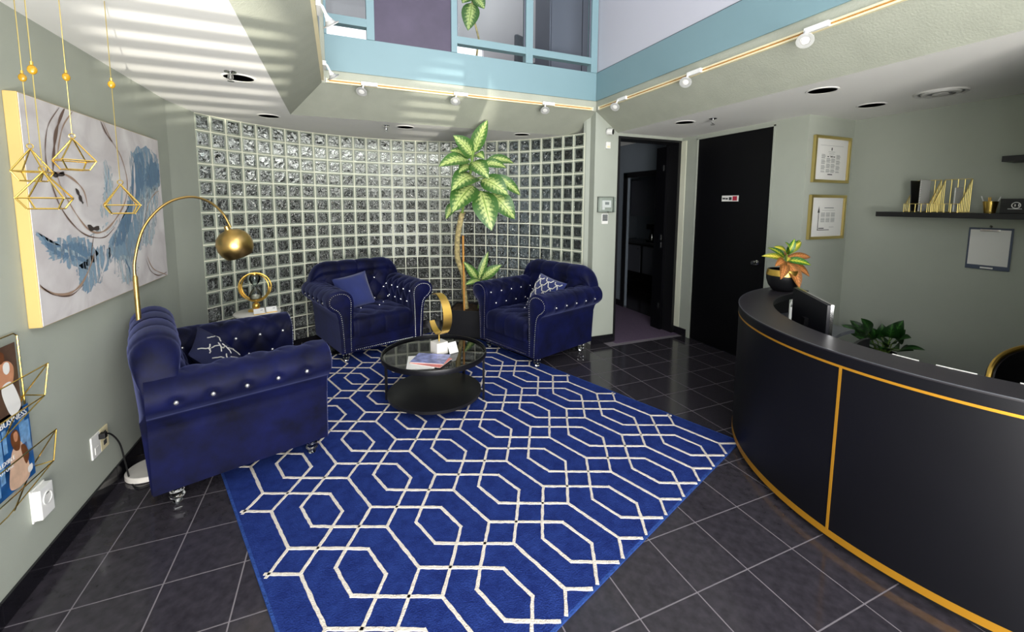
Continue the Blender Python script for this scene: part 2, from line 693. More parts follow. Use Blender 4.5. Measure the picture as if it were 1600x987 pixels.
# left slope, back slope, right slope (solid wedges)
s.add([(-0.39, YF, ZC), (-0.39, 4.53, ZC), (XA, YP, ZS), (XA, YF, ZS), (-0.39, YF, ZS + .1), (-0.39, 4.53, ZS + .1), (XA, YP, ZS + .1), (XA, YF, ZS + .1)],
      [(0, 3, 2, 1), (4, 5, 6, 7), (0, 1, 5, 4), (2, 3, 7, 6), (0, 4, 7, 3), (1, 2, 6, 5)])
struct('soffit_left', s, 'soffit_plaster')
s = MB()
s.add([(-0.39, 4.53, ZC), (XP, 4.53, ZC), (XP, YP, ZS), (XA, YP, ZS), (-0.39, 4.53, ZS + .1), (XP, 4.53, ZS + .1), (XP, YP, ZS + .1), (XA, YP, ZS + .1)],
      [(0, 3, 2, 1), (4, 5, 6, 7), (0, 1, 5, 4), (2, 3, 7, 6), (0, 4, 7, 3), (1, 2, 6, 5)])
struct('soffit_back', s, 'soffit_plaster')
s = MB()
s.add([(3.02, YF, ZC), (3.02, YP, ZC), (XP, YP, ZS), (XP, YF, ZS), (3.02, YF, ZS + .1), (3.02, YP, ZS + .1), (XP, YP, ZS + .1), (XP, YF, ZS + .1)],
      [(0, 1, 2, 3), (4, 7, 6, 5), (0, 4, 5, 1), (2, 6, 7, 3), (0, 3, 7, 4), (1, 5, 6, 2)])
struct('soffit_right', s, 'soffit_plaster')
# vertical fascia of the atrium
struct('fascia_left', MB().box(-0.39, XA, YF, YP, ZS + .1, 3.1), 'soffit_plaster')
struct('fascia_back', MB().box(-0.39, XP, YP, 4.5, ZS + .1, 3.0), 'soffit_plaster')
struct('fascia_right', MB().box(XP, 3.02, YF, 4.5, ZS + .1, 3.0), 'soffit_plaster')
struct('trim_1', MB().box(-0.066, XP - 0.012, YP - 0.012, YP, 2.813, 3.114), 'teal_paint', bevel=0.002)
struct('trim_2', MB().box(XP - 0.012, XP, YF, YP - 0.012, 2.813, 3.114), 'teal_paint', bevel=0.002)
struct('trim_3', MB().box(XA, -0.066, YP - 0.012, YP, ZS + .02, TOP), 'soffit_plaster')
# upper storey walls
struct('wall_atrium_left', MB().box(XA - 0.15, XA, YF, YP, 3.1, TOP), 'lavender_wall')
struct('wall_atrium_right', MB().box(XP, XP + 0.15, YF, 4.25, 3.0, TOP), 'lavender_wall')
struct('trim_4', MB().box(XP - 0.004, XP, YF, YP, 3.114, 3.122), 'plain_black')
struct('ceiling_atrium', MB().box(XA - .15, XP + .15, 1.2, 4.25, TOP, TOP + .1).box(XA - .15, XP + .15, YF, -.4, TOP, TOP + .1), 'lavender_wall')
# skylight bars
for k in range(5):
    y = -0.9 + k * 1.15
    struct('trim_%d' % (10 + k), MB().box(XA, XP, y - 0.03, y + 0.03, TOP - 0.1, TOP), 'white_plastic')
# facade behind the camera: mullions and transoms around open glazing
fm = MB()
for x in (-1.3, -0.1, 1.3, 2.72, 3.7, 4.7):
    fm.box(x - 0.04, x + 0.04, YF - 0.1, YF, 0, 2.5)
fm.box(-1.35, 4.75, YF - 0.1, YF, 2.42, 2.56).box(-1.35, 4.75, YF - 0.1, YF, 0, 0.12)
for x in (0.0, 1.3, 2.6):
    fm.box(x - 0.03, x + 0.03, YF - 0.1, YF, 2.56, TOP)
struct('wall_front', fm, 'white_plastic')
struct('wall_side_blocker', MB().box(3.00, 3.10, YF, .60, 0, ZC), 'sage_wall')  # unseen partition added to keep daylight off the right wall
fb = MB()
for k in range(9):
    z = .90 + k * .036
    fb.box(.15, .56, YF - .02, YF, z, z + .014).box(.80, 1.26, YF - .02, YF, z, z + .012)
fb.box(.56, .80, YF - .02, YF, .85, 1.25)
struct('trim_20', fb, 'white_plastic')  # unseen slats added to break the spot lamps into stripes
struct('wall_front_blocker', MB().box(1.95, XR + .15, YF - .1, YF, 0, ZC), 'sage_wall')  # unseen closed front, added to darken the right wall

# ---- black tile baseboards
bb = thing('baseboard_left', None, None)
tag(bb, kind='structure')
j = -7
y = TY0 + j * TP
while y < 4.28:
    MB().box(WL, WL + 0.012, y + .0015, min(y + TP, 4.30) - .0015, 0, 0.100).build('baseboard_tile', 'base_tile', bb, bevel=0.0012)
    y += TP
MB().box(WL - 0.001, WL + 0.006, YF, 4.3, 0, 0.098).build('grout_bed', 'grout', bb)
bb = tag(thing('baseboard_pier', None, None), kind='structure')
for x0, x1 in ((XP, 2.90), (2.90, 3.03)):
    MB().box(x0 + .001, x1 - .001, YP - 0.012, YP, 0, 0.098).build('baseboard_tile', 'base_tile', bb, bevel=0.0012)
MB().box(XP, 3.03, YP - 0.006, YP, 0, 0.096).build('grout_bed', 'grout', bb)
bb = tag(thing('baseboard_corner', None, None), kind='structure')
MB().box(3.988, 4.0, 3.90, YP, 0, 0.098).build('baseboard_tile', 'base_tile', bb)
MB().box(3.988, 4.0, 2.57, 2.84, 0, 0.098).build('baseboard_tile', 'base_tile', bb)
bb = tag(thing('baseboard_return', None, None), kind='structure')
d = (Vector(e0) - Vector((WL, 4.30)))
nrm = Vector((d.y, -d.x)).normalized()
for k in range(2):
    a = Vector((WL, 4.30)) + d * (k / 2)
    b2 = Vector((WL, 4.30)) + d * ((k + 1) / 2)
    MB().prism([a, b2, b2 + nrm * .012, a + nrm * .012], 0, 0.098).build('baseboard_tile', 'base_tile', bb)

# ---- curved glass block wall
gw = tag(thing('wall_back', None, None), kind='structure')
bw, bh = 0.1555 - 0.011, ROWP - 0.011
hw, hh, dp = bw / 2, bh / 2, 0.075
gb = MB()
e = 0.009
# block: body with a chamfered rim and a slightly sunk rippled face (local: x = along wall, -y = towards the room)
V = []
for (ix, yy) in ((0, 0.0), (0, -dp + .008), (e * .5, -dp), (e * 1.4, -dp), (e * 1.9, -dp + .006)):
    for sx, sz in ((-1, -1), (1, -1), (1, 1), (-1, 1)):
        V.append((sx * (hw - ix), yy, sz * (hh - ix)))
Fb = [(3, 2, 1, 0)]
for q in range(4):
    for k in range(4):
        Fb.append((q * 4 + k, q * 4 + (k + 1) % 4, q * 4 + 4 + (k + 1) % 4, q * 4 + 4 + k))
Fb.append((16, 17, 18, 19))
gb.add(V, Fb)
gb_me = gb.mesh('glass_block', 'glass_block')
gb_me.materials.append(MATS['glass_rim'])
for f_ in gb_me.polygons:
    if abs(f_.normal.y) < 0.995 or 1e-4 < min(f_.area, 1) < .012:
        f_.material_index = 1
cand = []
OCC = [(470, 406, 675, 570), (737, 407, 940, 575), (228, 485, 517, 785), (703, 470, 760, 520)]
for i in range(GN):
    for r in range(NROW):
        a = GA0 + GDA * (i + 0.5)
        z = ZC - (r + 0.5) * ROWP
        rr = GR * cos(GDA / 2) + 0.075
        p = (GC[0] + rr * cos(a), GC[1] + rr * sin(a), z)
        q = project(p)
        occ = any(x0 < q[0] < x1 and y0 < q[1] < y1 for x0, y0, x1, y1 in OCC)
        e_l, e_r = project((*gpt(i), z)), project((*gpt(i + 1), z))
        cand.append(((0 if occ else 1), (e_r[0] - e_l[0]) / q[2], p, a))
cand.sort(key=lambda t: (t[0], t[1]), reverse=True)
restb = MB()
for k, (_, _, p, a) in enumerate(cand):
    rz = a - pi / 2
    if k < 300:
        link('glass_block', gb_me, gw, p, (0, 0, rz))
    else:
        M = Matrix.Translation(p) @ Matrix.Rotation(rz, 4, 'Z')
        restb.add([M @ Vector(v) for v in V], Fb)
tag(restb.build('glass_block_field', 'glass_block', gw), kind='stuff')
mo = MB()
for i in range(GN + 1):
    a = GA0 + GDA * i
    ex = (-sin(a), cos(a))
    er = (cos(a), sin(a))
    P = []
    for sx, r in ((-1, GR + .004), (1, GR + .004), (1, GR + .07), (-1, GR + .07)):
        P.append((GC[0] + er[0] * r + ex[0] * sx * .0058, GC[1] + er[1] * r + ex[1] * sx * .0058))
    mo.prism(P, 0.0, ZC)
mo.build('mortar_joint', 'mortar', gw)
mo = MB()
for r in range(NROW + 1):
    z = ZC - r * ROWP
    mo.arc(GC, GR + .0045, GR + .07, max(z - .0058, 0), min(z + .0058, ZC), GA0, GA0 + GDA * GN, GN * 2)
mo.build('mortar_bed', 'mortar', gw)
pl = MB().arc(GC, GR - 0.012, GR + 0.002, 0, 0.05, GA0, GA0 + GDA * GN, 40)
pl.build('plinth', 'base_tile', gw)
# corridor behind the glass blocks
bk = MB()
bk.arc(GC, 3.6, 3.7, -0.1, 2.9, radians(200), radians(56), 30)
struct('wall_behind_glass', bk, 'upstairs_wall')
for k in range(9):
    a_ = radians(62 + k * 15)
    struct('door_%d' % (20 + k), MB().arc(GC, 3.5, 3.598, 0, 2.1, a_, a_ + radians(7.5), 4), 'plain_black')  # unseen dark panels, not real doors, added to mottle the refraction in the blocks
struct('floor_behind_glass', MB().box(-3.2, 2.7, 5.9, 7.3, -0.11, -0.01).box(-3.2, -1.7, 3.0, 5.9, -0.11, -0.01), 'counter')

area('block_backlight', (GC[0] - .3, GC[1] + 2.95, 2.75), (0, 0, 0), 4.2, .5, 40, (1.0, .98, .94))  # unseen lamp added to brighten the glass blocks from behind

# ---- doorway with black frame, hall and kitchenette beyond
dr = tag(thing('door_1', None, None), kind='structure')
f = MB().box(3.033, 3.06, YP - .008, YP + .30, 0, 2.43).box(3.945, 3.985, YP - .004, YP + .22, 0, 2.43).box(3.033, 3.985, YP - .008, YP + .22, 2.43, 2.455)
f.build('door_frame', 'black_paint', dr)
MB().box(3.905, 3.945, YP + .16, YP + .34, 0, 2.40).build('door_leaf', 'door_black', dr)
for z in (0.28, 1.10, 1.20, 2.1):
    MB().box(3.897, 3.905, YP + .20, YP + .225, z, z + .07).build('hinge', 'chrome', dr)
MB().box(3.99, 4.0, 4.02, YP, 0, 2.45).build('frame_trim', 'mortar', dr)
struct('floor_hall', MB().box(3.03, 4.05, YP - 0.08, 7.6, -0.05, 0.004).box(4.05, 4.24, YP + .2, 7.6, -0.05, 0.004), 'carpet_purple')
struct('floor_kitchen', MB().box(4.24, 7.0, YP + .2, 7.6, -0.05, 0.003), 'tile_black')
struct('wall_hall_right', MB().box(4.24, 4.34, 5.52, 7.6, 0, 2.6).box(4.24, 4.34, YP + .3, 4.36, 0, 2.6).box(4.24, 4.34, 4.36, 5.52, 2.14, 2.6), 'hall_wall')
struct('wall_hall_left', MB().box(2.9, 3.0, YP + .3, 7.6, 0, 2.6), 'hall_wall')
struct('wall_hall_end', MB().box(2.9, 7.1, 7.6, 7.7, 0, 2.6), 'hall_wall')
struct('wall_kitchen', MB().box(6.2, 6.3, YP + .3, 7.6, 0, 2.6), 'hall_wall')
struct('wall_kitchen_front', MB().box(4.15, 7.1, YP + .2, YP + .3, 0, 2.6), 'hall_wall')
struct('ceiling_hall', MB().box(2.9, 7.1, YP + .16, 7.7, 2.6, 2.7), 'ceiling_white')
d2 = tag(thing('door_2', None, None), kind='structure')
MB().box(4.225, 4.245, 4.34, 5.54, 2.08, 2.16).box(4.225, 4.245, 5.46, 5.54, 0, 2.16).build('door_frame', 'black_paint', d2)
struct('baseboard_hall', MB().box(4.228, 4.24, 5.54, 7.5, 0, 0.1), 'base_tile')
kc = thing('kitchen_counter', 'dark kitchenette base unit with grey door seen through the open doorway', 'cabinet', (5.58, 5.9, 0))
MB().box(0, .6, -1.4, 1.5, 0.1, 0.88).build('body', 'plain_black', kc)
MB().box(-.03, .6, -1.45, 1.55, 0.88, 0.92).build('worktop', 'counter', kc)
for yy in (-1.3, -.6, .1, .8):
    dd = MB().box(-.02, 0, yy, yy + .62, .3, .84).build('cabinet_door', 'cabinet_grey', kc)
    MB().ball((-.03, yy + .05, .78), .012).build('knob', 'chrome', dd)
ku = thing('wall_cupboard', 'grey wall cupboard hung above the kitchenette counter', 'cupboard', (5.85, 5.9, 1.42))
MB().box(0, .35, -1.4, 1.5, 0, .75).build('body', 'cabinet_grey', ku)
for yy in (-1.35, -.65, .05, .75):
    MB().box(-.015, 0, yy, yy + .66, .01, .74).build('cupboard_door', 'cabinet_grey', ku)
co = thing('coffee_maker', 'dark coffee maker standing on the kitchenette counter', 'appliance', (5.75, 6.55, .92))
MB().box(-.1, .1, -.09, .09, 0, .04).box(.02, .1, -.09, .09, .04, .32).box(-.1, .1, -.09, .09, .26, .36).build('body', 'plain_black', co)
MB().lathe([(.055, .04), (.065, .1), (.045, .17)], 14, (-.035, 0, 0)).build('jug', 'chrome', co, smooth=True)

# ---- closed black door with sign
dc = tag(thing('door_3', None, None), kind='structure')
MB().box(4.012, 4.05, 2.905, 3.848, 0.004, 2.437).build('door_leaf', 'door_black', dc, bevel=0.002)
MB().box(3.994, 4.06, 3.85, 3.866, 0, 2.452).box(3.994, 4.06, 2.886, 2.903, 0, 2.452).box(3.994, 4.06, 2.886, 3.866, 2.438, 2.454).build('door_frame', 'sage_wall', dc)
h = MB().lathe([(.026, 0), (.026, .012), (.012, .016), (.012, .04), (.024, .045), (.028, .06), (.02, .075)], 16,
               (4.012, 3.0, 1.068), Matrix.Rotation(-pi / 2, 4, 'Y'))
h.build('door_knob', 'chrome', dc, smooth=True)
sg = thing('door_sign', 'small white and red sign plate on the closed black door', 'sign', (4.006, 3.37, 1.735))
MB().box(0, .006, -.105, .105, -.032, .032).build('plate', 'paper', sg)
MB().box(-.001, 0, -.09, -.035, -.024, .024).build('red_square', 'red_ink', sg)
MB().box(-.001, 0, -.022, .012, -.018, .014).box(-.001, 0, .025, .055, -.012, .006).box(-.001, 0, .06, .095, -.01, .008).build('lettering', 'dark_ink', sg)

# ---- upper storey windows above the teal band
wn = tag(thing('window_1', None, None), kind='structure')
ZB, ZT = 3.114, 5.2
for x0, x1 in ((0.283, 0.349), (1.053, 1.11), (1.836, 1.915), (2.625, 2.705), (-0.066, -0.045)):
    MB().box(x0, x1, YP - 0.02, YP + 0.06, ZB, ZT - .06).build('window_post', 'teal_paint', wn)
for x0, x1, z0, z1 in ((-.045, .283, 3.216, 3.285), (1.11, 1.836, 3.2, 3.268), (1.915, 2.625, 3.2, 3.268), (-.066, 2.705, ZT - .06, ZT)):
    MB().box(x0, x1, YP - .018, YP + .058, z0, z1).build('window_rail', 'teal_paint', wn)
MB().box(.349, 1.053, YP, YP + .03, 3.114, ZT).build('wood_panel', 'panel_purple', wn)
for x0, x1, z0, z1 in ((-.045, .283, 3.285, ZT - .06), (1.11, 1.836, 3.268, ZT - .06), (1.915, 2.625, 3.268, ZT - .06)):
    MB().box(x0, x1, YP + .02, YP + .026, z0, z1).build('pane', 'clear_glass', wn)
for x0, x1 in ((1.11, 1.836), (1.915, 2.625)):
    MB().box(x0, x0 + .012, YP + .004, YP + .018, 3.268, ZT - .06).box(x1 - .012, x1, YP + .004, YP + .018, 3.268, ZT - .06).build('bead', 'panel_slate', wn)
struct('wall_upper_back', MB().box(-.25, XP + .15, YP, YP + .12, ZT, TOP), 'lavender_wall')
struct('floor_upstairs', MB().box(-.6, 3.6, 4.5, 7.2, 2.9, 3.0), 'panel_purple')
uw = MB().box(-.6, 3.6, 7.1, 7.2, 3.0, 3.85).box(-.6, 3.6, 7.1, 7.2, 4.36, TOP).box(.6, 1.9, 7.1, 7.2, 3.85, 4.36).box(2.4, 3.6, 7.1, 7.2, 3.85, 4.36)
uw.box(-.6, -.5, 4.22, 7.1, 3.0, TOP).box(3.3, 3.4, 4.22, 7.1, 3.0, TOP)
struct('wall_upstairs', uw, 'upstairs_wall')
struct('ceiling_upstairs', MB().box(-.6, 3.4, 4.22, 5.0, TOP - .3, TOP - .2), 'upstairs_wall')

# ================================================================== HELPERS FOR PLANTS
def leaf(parent, base, tip, width, material, arch=0.08, up=(0, 0, 1), fold=0.25, n=9, wave=0.0, name='leaf', wide_at=0.42):
    base, tip = Vector(base), Vector(tip)
    ax = tip - base
    L = ax.length
    ax.normalize()
    up = Vector(up)
    side = ax.cross(up)
    if side.length < 1e-3:
        side = ax.cross(Vector((1, 0, 0)))
    side.normalize()
    nor = side.cross(ax).normalized()
    V, UV = [], []
    cols = (-1, -.5, 0, .5, 1)
    for i in range(n + 1):
        t = i / n
        c = base + ax * (L * t) + nor * (arch * 4 * t * (1 - t))
        w = width * (sin(pi * t ** (math.log(.5) / math.log(wide_at))) ** 0.8 if 0 < t < 1 else 0.012)
        for k in cols:
            p = c + side * (w * k) + nor * (abs(k) * w * fold + wave * sin(t * 16 + k) * w)
            V.append(p)
            UV.append((0.5 + 0.5 * k, t))
    F = []
    for i in range(n):
        for k in range(4):
            a = i * 5 + k
            F.append((a, a + 1, a + 6, a + 5))
    me = bpy.data.meshes.new(name)
    me.from_pydata([tuple(v) for v in V], [], F)
    uvl = me.uv_layers.new(name='UVMap')
    for lp in me.loops:
        uvl.data[lp.index].uv = UV[lp.vertex_index]
    me.materials.append(MATS[material])
    me.polygons.foreach_set('use_smooth', [True] * len(me.polygons))
    return link(name, me, parent)


# ================================================================== RUG
rug = thing('area_rug', 'royal blue area rug with cream interlocking hexagon lattice on the tiles', 'rug', (RUG_O.x, RUG_O.y, 0), RUG_A)
MB().box(.012, RUG_W - .012, .012, RUG_L - .012, 0.0005, 0.011).build('pile', 'rug_blue', rug)
b = MB()
b.box(0, RUG_W, 0, .012, .0005, .010).box(0, RUG_W, RUG_L - .012, RUG_L, .0005, .010)
b.box(0, .012, .012, RUG_L - .012, .0005, .010).box(RUG_W - .012, RUG_W, .012, RUG_L - .012, .0005, .010)
b.build('binding', 'rug_binding', rug)
PU, PV, PU0, PV0 = 0.4105, 0.5155, 0.352, 0.252
segs = []
hv, sv, hx, hy = 0.166, 0.163, 0.077, 0.092
for i in range(-1, 8):
    for j in range(-1, 9):
        cu, cv = PU0 + i * PU, PV0 + j * PV
        segs.append(((cu + PU / 2, cv - sv), (cu + PU / 2, cv + sv)))
        for sx in (-1, 1):
            segs.append(((cu + sx * hx, cv - hy), (cu + sx * hx, cv + hy)))
            for sy in (-1, 1):
                # from the hexagon shoulder through its tip to the end of the neighbouring bar
                segs.append(((cu + sx * hx, cv + sy * hy), (cu, cv + sy * hv)))
                segs.append(((cu, cv + sy * hv), (cu - sx * PU / 2, cv + sy * (PV - sv))))
lat = MB()
MGN = 0.030
VMIN, VMAX = 0.012, RUG_L - 0.012


def clip(p, q):
    x0, y0, x1, y1 = p[0], p[1], q[0], q[1]
    t0, t1 = 0.0, 1.0
    dx, dy = x1 - x0, y1 - y0
    for pp, qq in ((-dx, x0 - MGN), (dx, RUG_W - MGN - x0), (-dy, y0 - VMIN), (dy, VMAX - y0)):
        if abs(pp) < 1e-9:
            if qq < 0:
                return None
        else:
            r = qq / pp
            if pp < 0:
                t0 = max(t0, r)
            else:
                t1 = min(t1, r)
    if t1 - t0 < 1e-3:
        return None
    return (x0 + dx * t0, y0 + dy * t0), (x0 + dx * t1, y0 + dy * t1)


rnd = random.Random(3)
HW = 0.0082
for si, (p, q) in enumerate(segs):
    zt = .0135 + (si % 9) * .00022
    cpq = clip(p, q)
    if not cpq:
        continue
    a, bq = Vector(cpq[0]), Vector(cpq[1])
    d = bq - a
    L = d.length
    d.normalize()
    n = Vector((-d.y, d.x))
    a -= d * HW * .6
    bq += d * HW * .6
    k = max(2, int(L / .02))
    V, F = [], []
    for i in range(k + 1):
        c = a + (bq - a) * (i / k)
        w1, w2 = HW * (1 + rnd.uniform(-.22, .22)), HW * (1 + rnd.uniform(-.22, .22))
        V += [(c.x + n.x * w1, c.y + n.y * w1, .0105), (c.x + n.x * w1 * .8, c.y + n.y * w1 * .8, zt),
              (c.x - n.x * w2 * .8, c.y - n.y * w2 * .8, zt), (c.x - n.x * w2, c.y - n.y * w2, .0105)]
    for i in range(k):
        o = i * 4
        for g in range(3):
            F.append((o + g, o + g + 1, o + g + 5, o + g + 4))
    F += [(0, 1, 2, 3), (k * 4 + 3, k * 4 + 2, k * 4 + 1, k * 4)]
    lat.add(V, F)
lat.build('lattice_pattern', 'rug_cream', rug)


# ================================================================== ARMCHAIRS
def tuft(a, b, p=0.4):
    u, v = (a + b) / 2, (a - b) / 2
    return (abs(sin(pi * u)) * abs(sin(pi * v))) ** p


def sstep(a, b, x):
    t = min(1, max(0, (x - a) / (b - a)))
    return t * t * (3 - 2 * t)


BUTTON = MB().ball((0, 0, 0), .0125, 8, 6).mesh('button', 'crystal_button', smooth=True)


def leg_mesh():
    prof = [(.012, 0), (.022, .003), (.024, .012), (.018, .02), (.033, .032), (.037, .043), (.032, .054), (.02, .06),
            (.034, .068), (.036, .076), (.03, .086), (.022, .09), (.04, .096), (.042, .112)]
    return MB().lathe(prof, 20).mesh('leg', 'acrylic', smooth=True, sharp=50)


# arm cross-section in (y, z); y grows outwards
ARM_P = catmull([(.335, .11, 0), (.335, .30, 0), (.330, .52, 0), (.325, .64, 0), (.350, .715, 0), (.410, .758, 0), (.480, .766, 0),
                 (.550, .745, 0), (.592, .690, 0), (.590, .622, 0), (.548, .572, 0), (.505, .540, 0), (.482, .470, 0), (.468, .30, 0),
                 (.460, .11, 0)], 6)
ARM_X0, ARM_X1 = -0.46, 0.42


def arm_mesh(sgn):
    n = len(ARM_P)
    S = [0]
    for i in range(1, n):
        S.append(S[-1] + (ARM_P[i] - ARM_P[i - 1]).length)
    N = []
    for i in range(n):
        t = ARM_P[min(i + 1, n - 1)] - ARM_P[max(i - 1, 0)]
        N.append(Vector((-t.y, t.x, 0)).normalized())
    nx = 72
    # arc lengths of marks on the profile
    s_in0, s_in1 = 0.36, 0.95
    btn_out = 0.955
    V, F = [], []
    for i in range(nx + 1):
        x = ARM_X0 + (ARM_X1 - ARM_X0) * i / nx
        edge = sstep(0, .05, ARM_X1 - x) * sstep(0, .06, x - ARM_X0)
        for k in range(n):
            s = S[k]
            m = sstep(.30, .40, s) * (1 - sstep(.72, .84, s))
            d = m * edge * .020 * (tuft((x + .03) / .0775, (s - .42) / .13) - .75)
            # pleats running over the roll
            m2 = sstep(.66, .74, s) * (1 - sstep(1.0, 1.08, s))
            d += m2 * edge * .006 * (abs(sin(pi * (x + .03) / .155)) ** .4 - .7)
            # row of buttons on the outer shoulder
            bx = (x + .03) / .155
            dx = (bx - round(bx)) * .155
            r2 = (dx * dx + (s - btn_out) ** 2)
            d -= .020 * math.exp(-r2 / (2 * .018 ** 2)) * edge
            # crease where the roll tucks in under the arm
            d -= .004 * math.exp(-((s - 1.16) / .015) ** 2)
            p = ARM_P[k] + N[k] * d
            V.append((x, sgn * p.x, p.y))
    for i in range(nx):
        for k in range(n - 1):
            a = i * n + k
            F.append((a, a + 1, a + n + 1, a + n))
    # front cap with a soft rim, then back cap
    cen = Vector((.44, .5, 0))
    base = len(V)
    for k in range(n):
        p = ARM_P[k]
        q = p - N[k] * .012
        V.append((ARM_X1 + .008, sgn * q.x, q.y))
    for k in range(n - 1):
        F.append((nx * n + k, nx * n + k + 1, base + k + 1, base + k))
    F.append(tuple(base + k for k in range(n)))
    F.append(tuple(k for k in range(n)))
    mb = MB().add(V, F)
    btn = []
    for i in range(-2, 3):
        for (ss, off) in ((btn_out, 0), (.42, 0), (.55, .0775)):
            x = -.03 + i * .155 + off
            if not (ARM_X0 + .08 < x < ARM_X1 - .05):
                continue
            k = min(range(n), key=lambda q: abs(S[q] - ss))
            p = ARM_P[k] - N[k] * .010
            btn.append((x, sgn * p.x, p.y))
    return mb.mesh('arm', 'velvet', smooth=True, sharp=55), btn


def nail_path(sgn):
    """points of the nailhead row on the front of an arm"""
    n = len(ARM_P)
    out = []
    for k in range(n):
        t = ARM_P[min(k + 1, n - 1)] - ARM_P[max(k - 1, 0)]
        nn = Vector((-t.y, t.x, 0)).normalized()
        out.append(ARM_P[k] - nn * .030)
    pts = []
    acc = 0
    for k in range(1, n):
        seg = (out[k] - out[k - 1])
        L = seg.length
        while acc < L:
            p = out[k - 1] + seg * (acc / L)
            if p.y > .125:
                pts.append((ARM_X1 + .010, sgn * p.x, p.y))
            acc += .021
        acc -= L
    return pts


def back_mesh():
    prof = []
    for t in range(13):
        k = t / 12
        prof.append((-.215 - .10 * k ** 1.3, .40 + .44 * k))
    c, r = (-.405, .875), .115
    for t in range(1, 15):
        a = radians(-10 + 15 * t)
        prof.append((c[0] + r * .95 * cos(a), c[1] + r * sin(a) + .01))
    for t in range(1, 9):
        k = t / 8
        prof.append((-.505 + .04 * k, .82 - .71 * k))
    n = len(prof)
    S = [0]
    for i in range(1, n):
        S.append(S[-1] + math.dist(prof[i], prof[i - 1]))
    sub = []
    for i in range(n - 1):
        for q in range(3):
            t = q / 3
            sub.append((prof[i][0] * (1 - t) + prof[i + 1][0] * t, prof[i][1] * (1 - t) + prof[i + 1][1] * t, S[i] * (1 - t) + S[i + 1] * t))
    sub.append((*prof[-1], S[-1]))
    n = len(sub)
    ny = 100
    V, F = [], []
    YB = .535

    def pt(y, k, tu=True):
        x, z, s = sub[k]
        if z < .60:
            y = y * (.445 + (YB - .445) * sstep(.50, .60, z)) / YB
        e = max(0, abs(y) - .33) / (YB - .33)
        fz = sqrt(max(0, 1 - e ** 2.4))
        zz = .60 + (z - .60) * (.30 + .70 * fz) * .92 if z > .60 else z
        xx = x
        if z > .55:
            xm = -.40
            xx = xm + (x - xm) * (.55 + .45 * fz)
        a = max(0, k - 1)
        b2 = min(n - 1, k + 1)
        t = Vector((sub[b2][0] - sub[a][0], sub[b2][1] - sub[a][1])).normalized()
        nn = Vector((t.y, -t.x))
        dd = 0
        if tu:
            w = sstep(.02, .10, s) * (1 - sstep(.36, .44, s))
            dd = w * .034 * (tuft((y) / .10, (s - .36) / .13) - .72)
            w2 = sstep(.36, .44, s) * (1 - sstep(.78, .92, s))
            dd += w2 * .012 * (abs(sin(pi * y / .20)) ** .35 - .7)
            dd *= sstep(0, .12, YB - abs(y))
        return Vector((xx + nn.x * dd, y, zz + nn.y * dd))
    for i in range(ny + 1):
        y = -YB + 2 * YB * i / ny
        for k in range(n):
            V.append(pt(y, k))
    for i in range(ny):
        for k in range(n - 1):
            a = i * n + k
            F.append((a, a + 1, a + n + 1, a + n))
    F.append(tuple(range(n)))
    F.append(tuple(ny * n + k for k in range(n)))
    btn = []
    for row, off in ((.36, 0), (.23, .10), (.10, 0)):
        for i in range(-3, 4):
            y = i * .20 + off
            if abs(y) > .44:
                continue
            k = min(range(n), key=lambda q: abs(sub[q][2] - row))
            p = pt(y, k)
            btn.append((p.x + .006, p.y, p.z))
    return MB().add(V, F).mesh('backrest', 'velvet', smooth=True, sharp=60), btn


def seat_mesh():
    prof = catmull([(-.27, .45, 0), (-.10, .468, 0), (.15, .475, 0), (.34, .472, 0), (.415, .455, 0), (.447, .41, 0), (.452, .33, 0), (.445, .262, 0)], 7)
    n = len(prof)
    S = [0]
    for i in range(1, n):
        S.append(S[-1] + (prof[i] - prof[i - 1]).length)
    ny = 60
    V, F = [], []

    def pt(y, k):
        s = S[k]
        t = prof[min(k + 1, n - 1)] - prof[max(k - 1, 0)]
        nn = Vector((-t.y, t.x, 0)).normalized()
        w = 1 - sstep(.58, .68, s)
        d = w * .024 * (tuft(y / .11, (s - .16) / .17) - .6)
        d += sstep(.58, .70, s) * .006 * (abs(sin(pi * y / .16)) ** .3 - .7)
        e = sstep(0, .05, .335 - abs(y))
        d = d * e - (1 - e) * .02
        return Vector((prof[k].x + nn.x * d, y, prof[k].y + nn.y * d))
    for i in range(ny + 1):
        y = -.335 + .67 * i / ny
        for k in range(n):
            V.append(pt(y, k))
    for i in range(ny):
        for k in range(n - 1):
            a = i * n + k
            F.append((a, a + n, a + n + 1, a + 1))
    btn = []
    for row, off in ((.16, 0), (.33, .11)):
        for i in range(-2, 3):
            y = i * .22 + off
            if abs(y) > .27:
                continue
            k = min(range(n), key=lambda q: abs(S[q] - row))
            p = pt(y, k)
            btn.append((p.x, p.y, p.z + .002))
    return MB().add(V, F).mesh('seat', 'velvet', smooth=True, sharp=60), btn


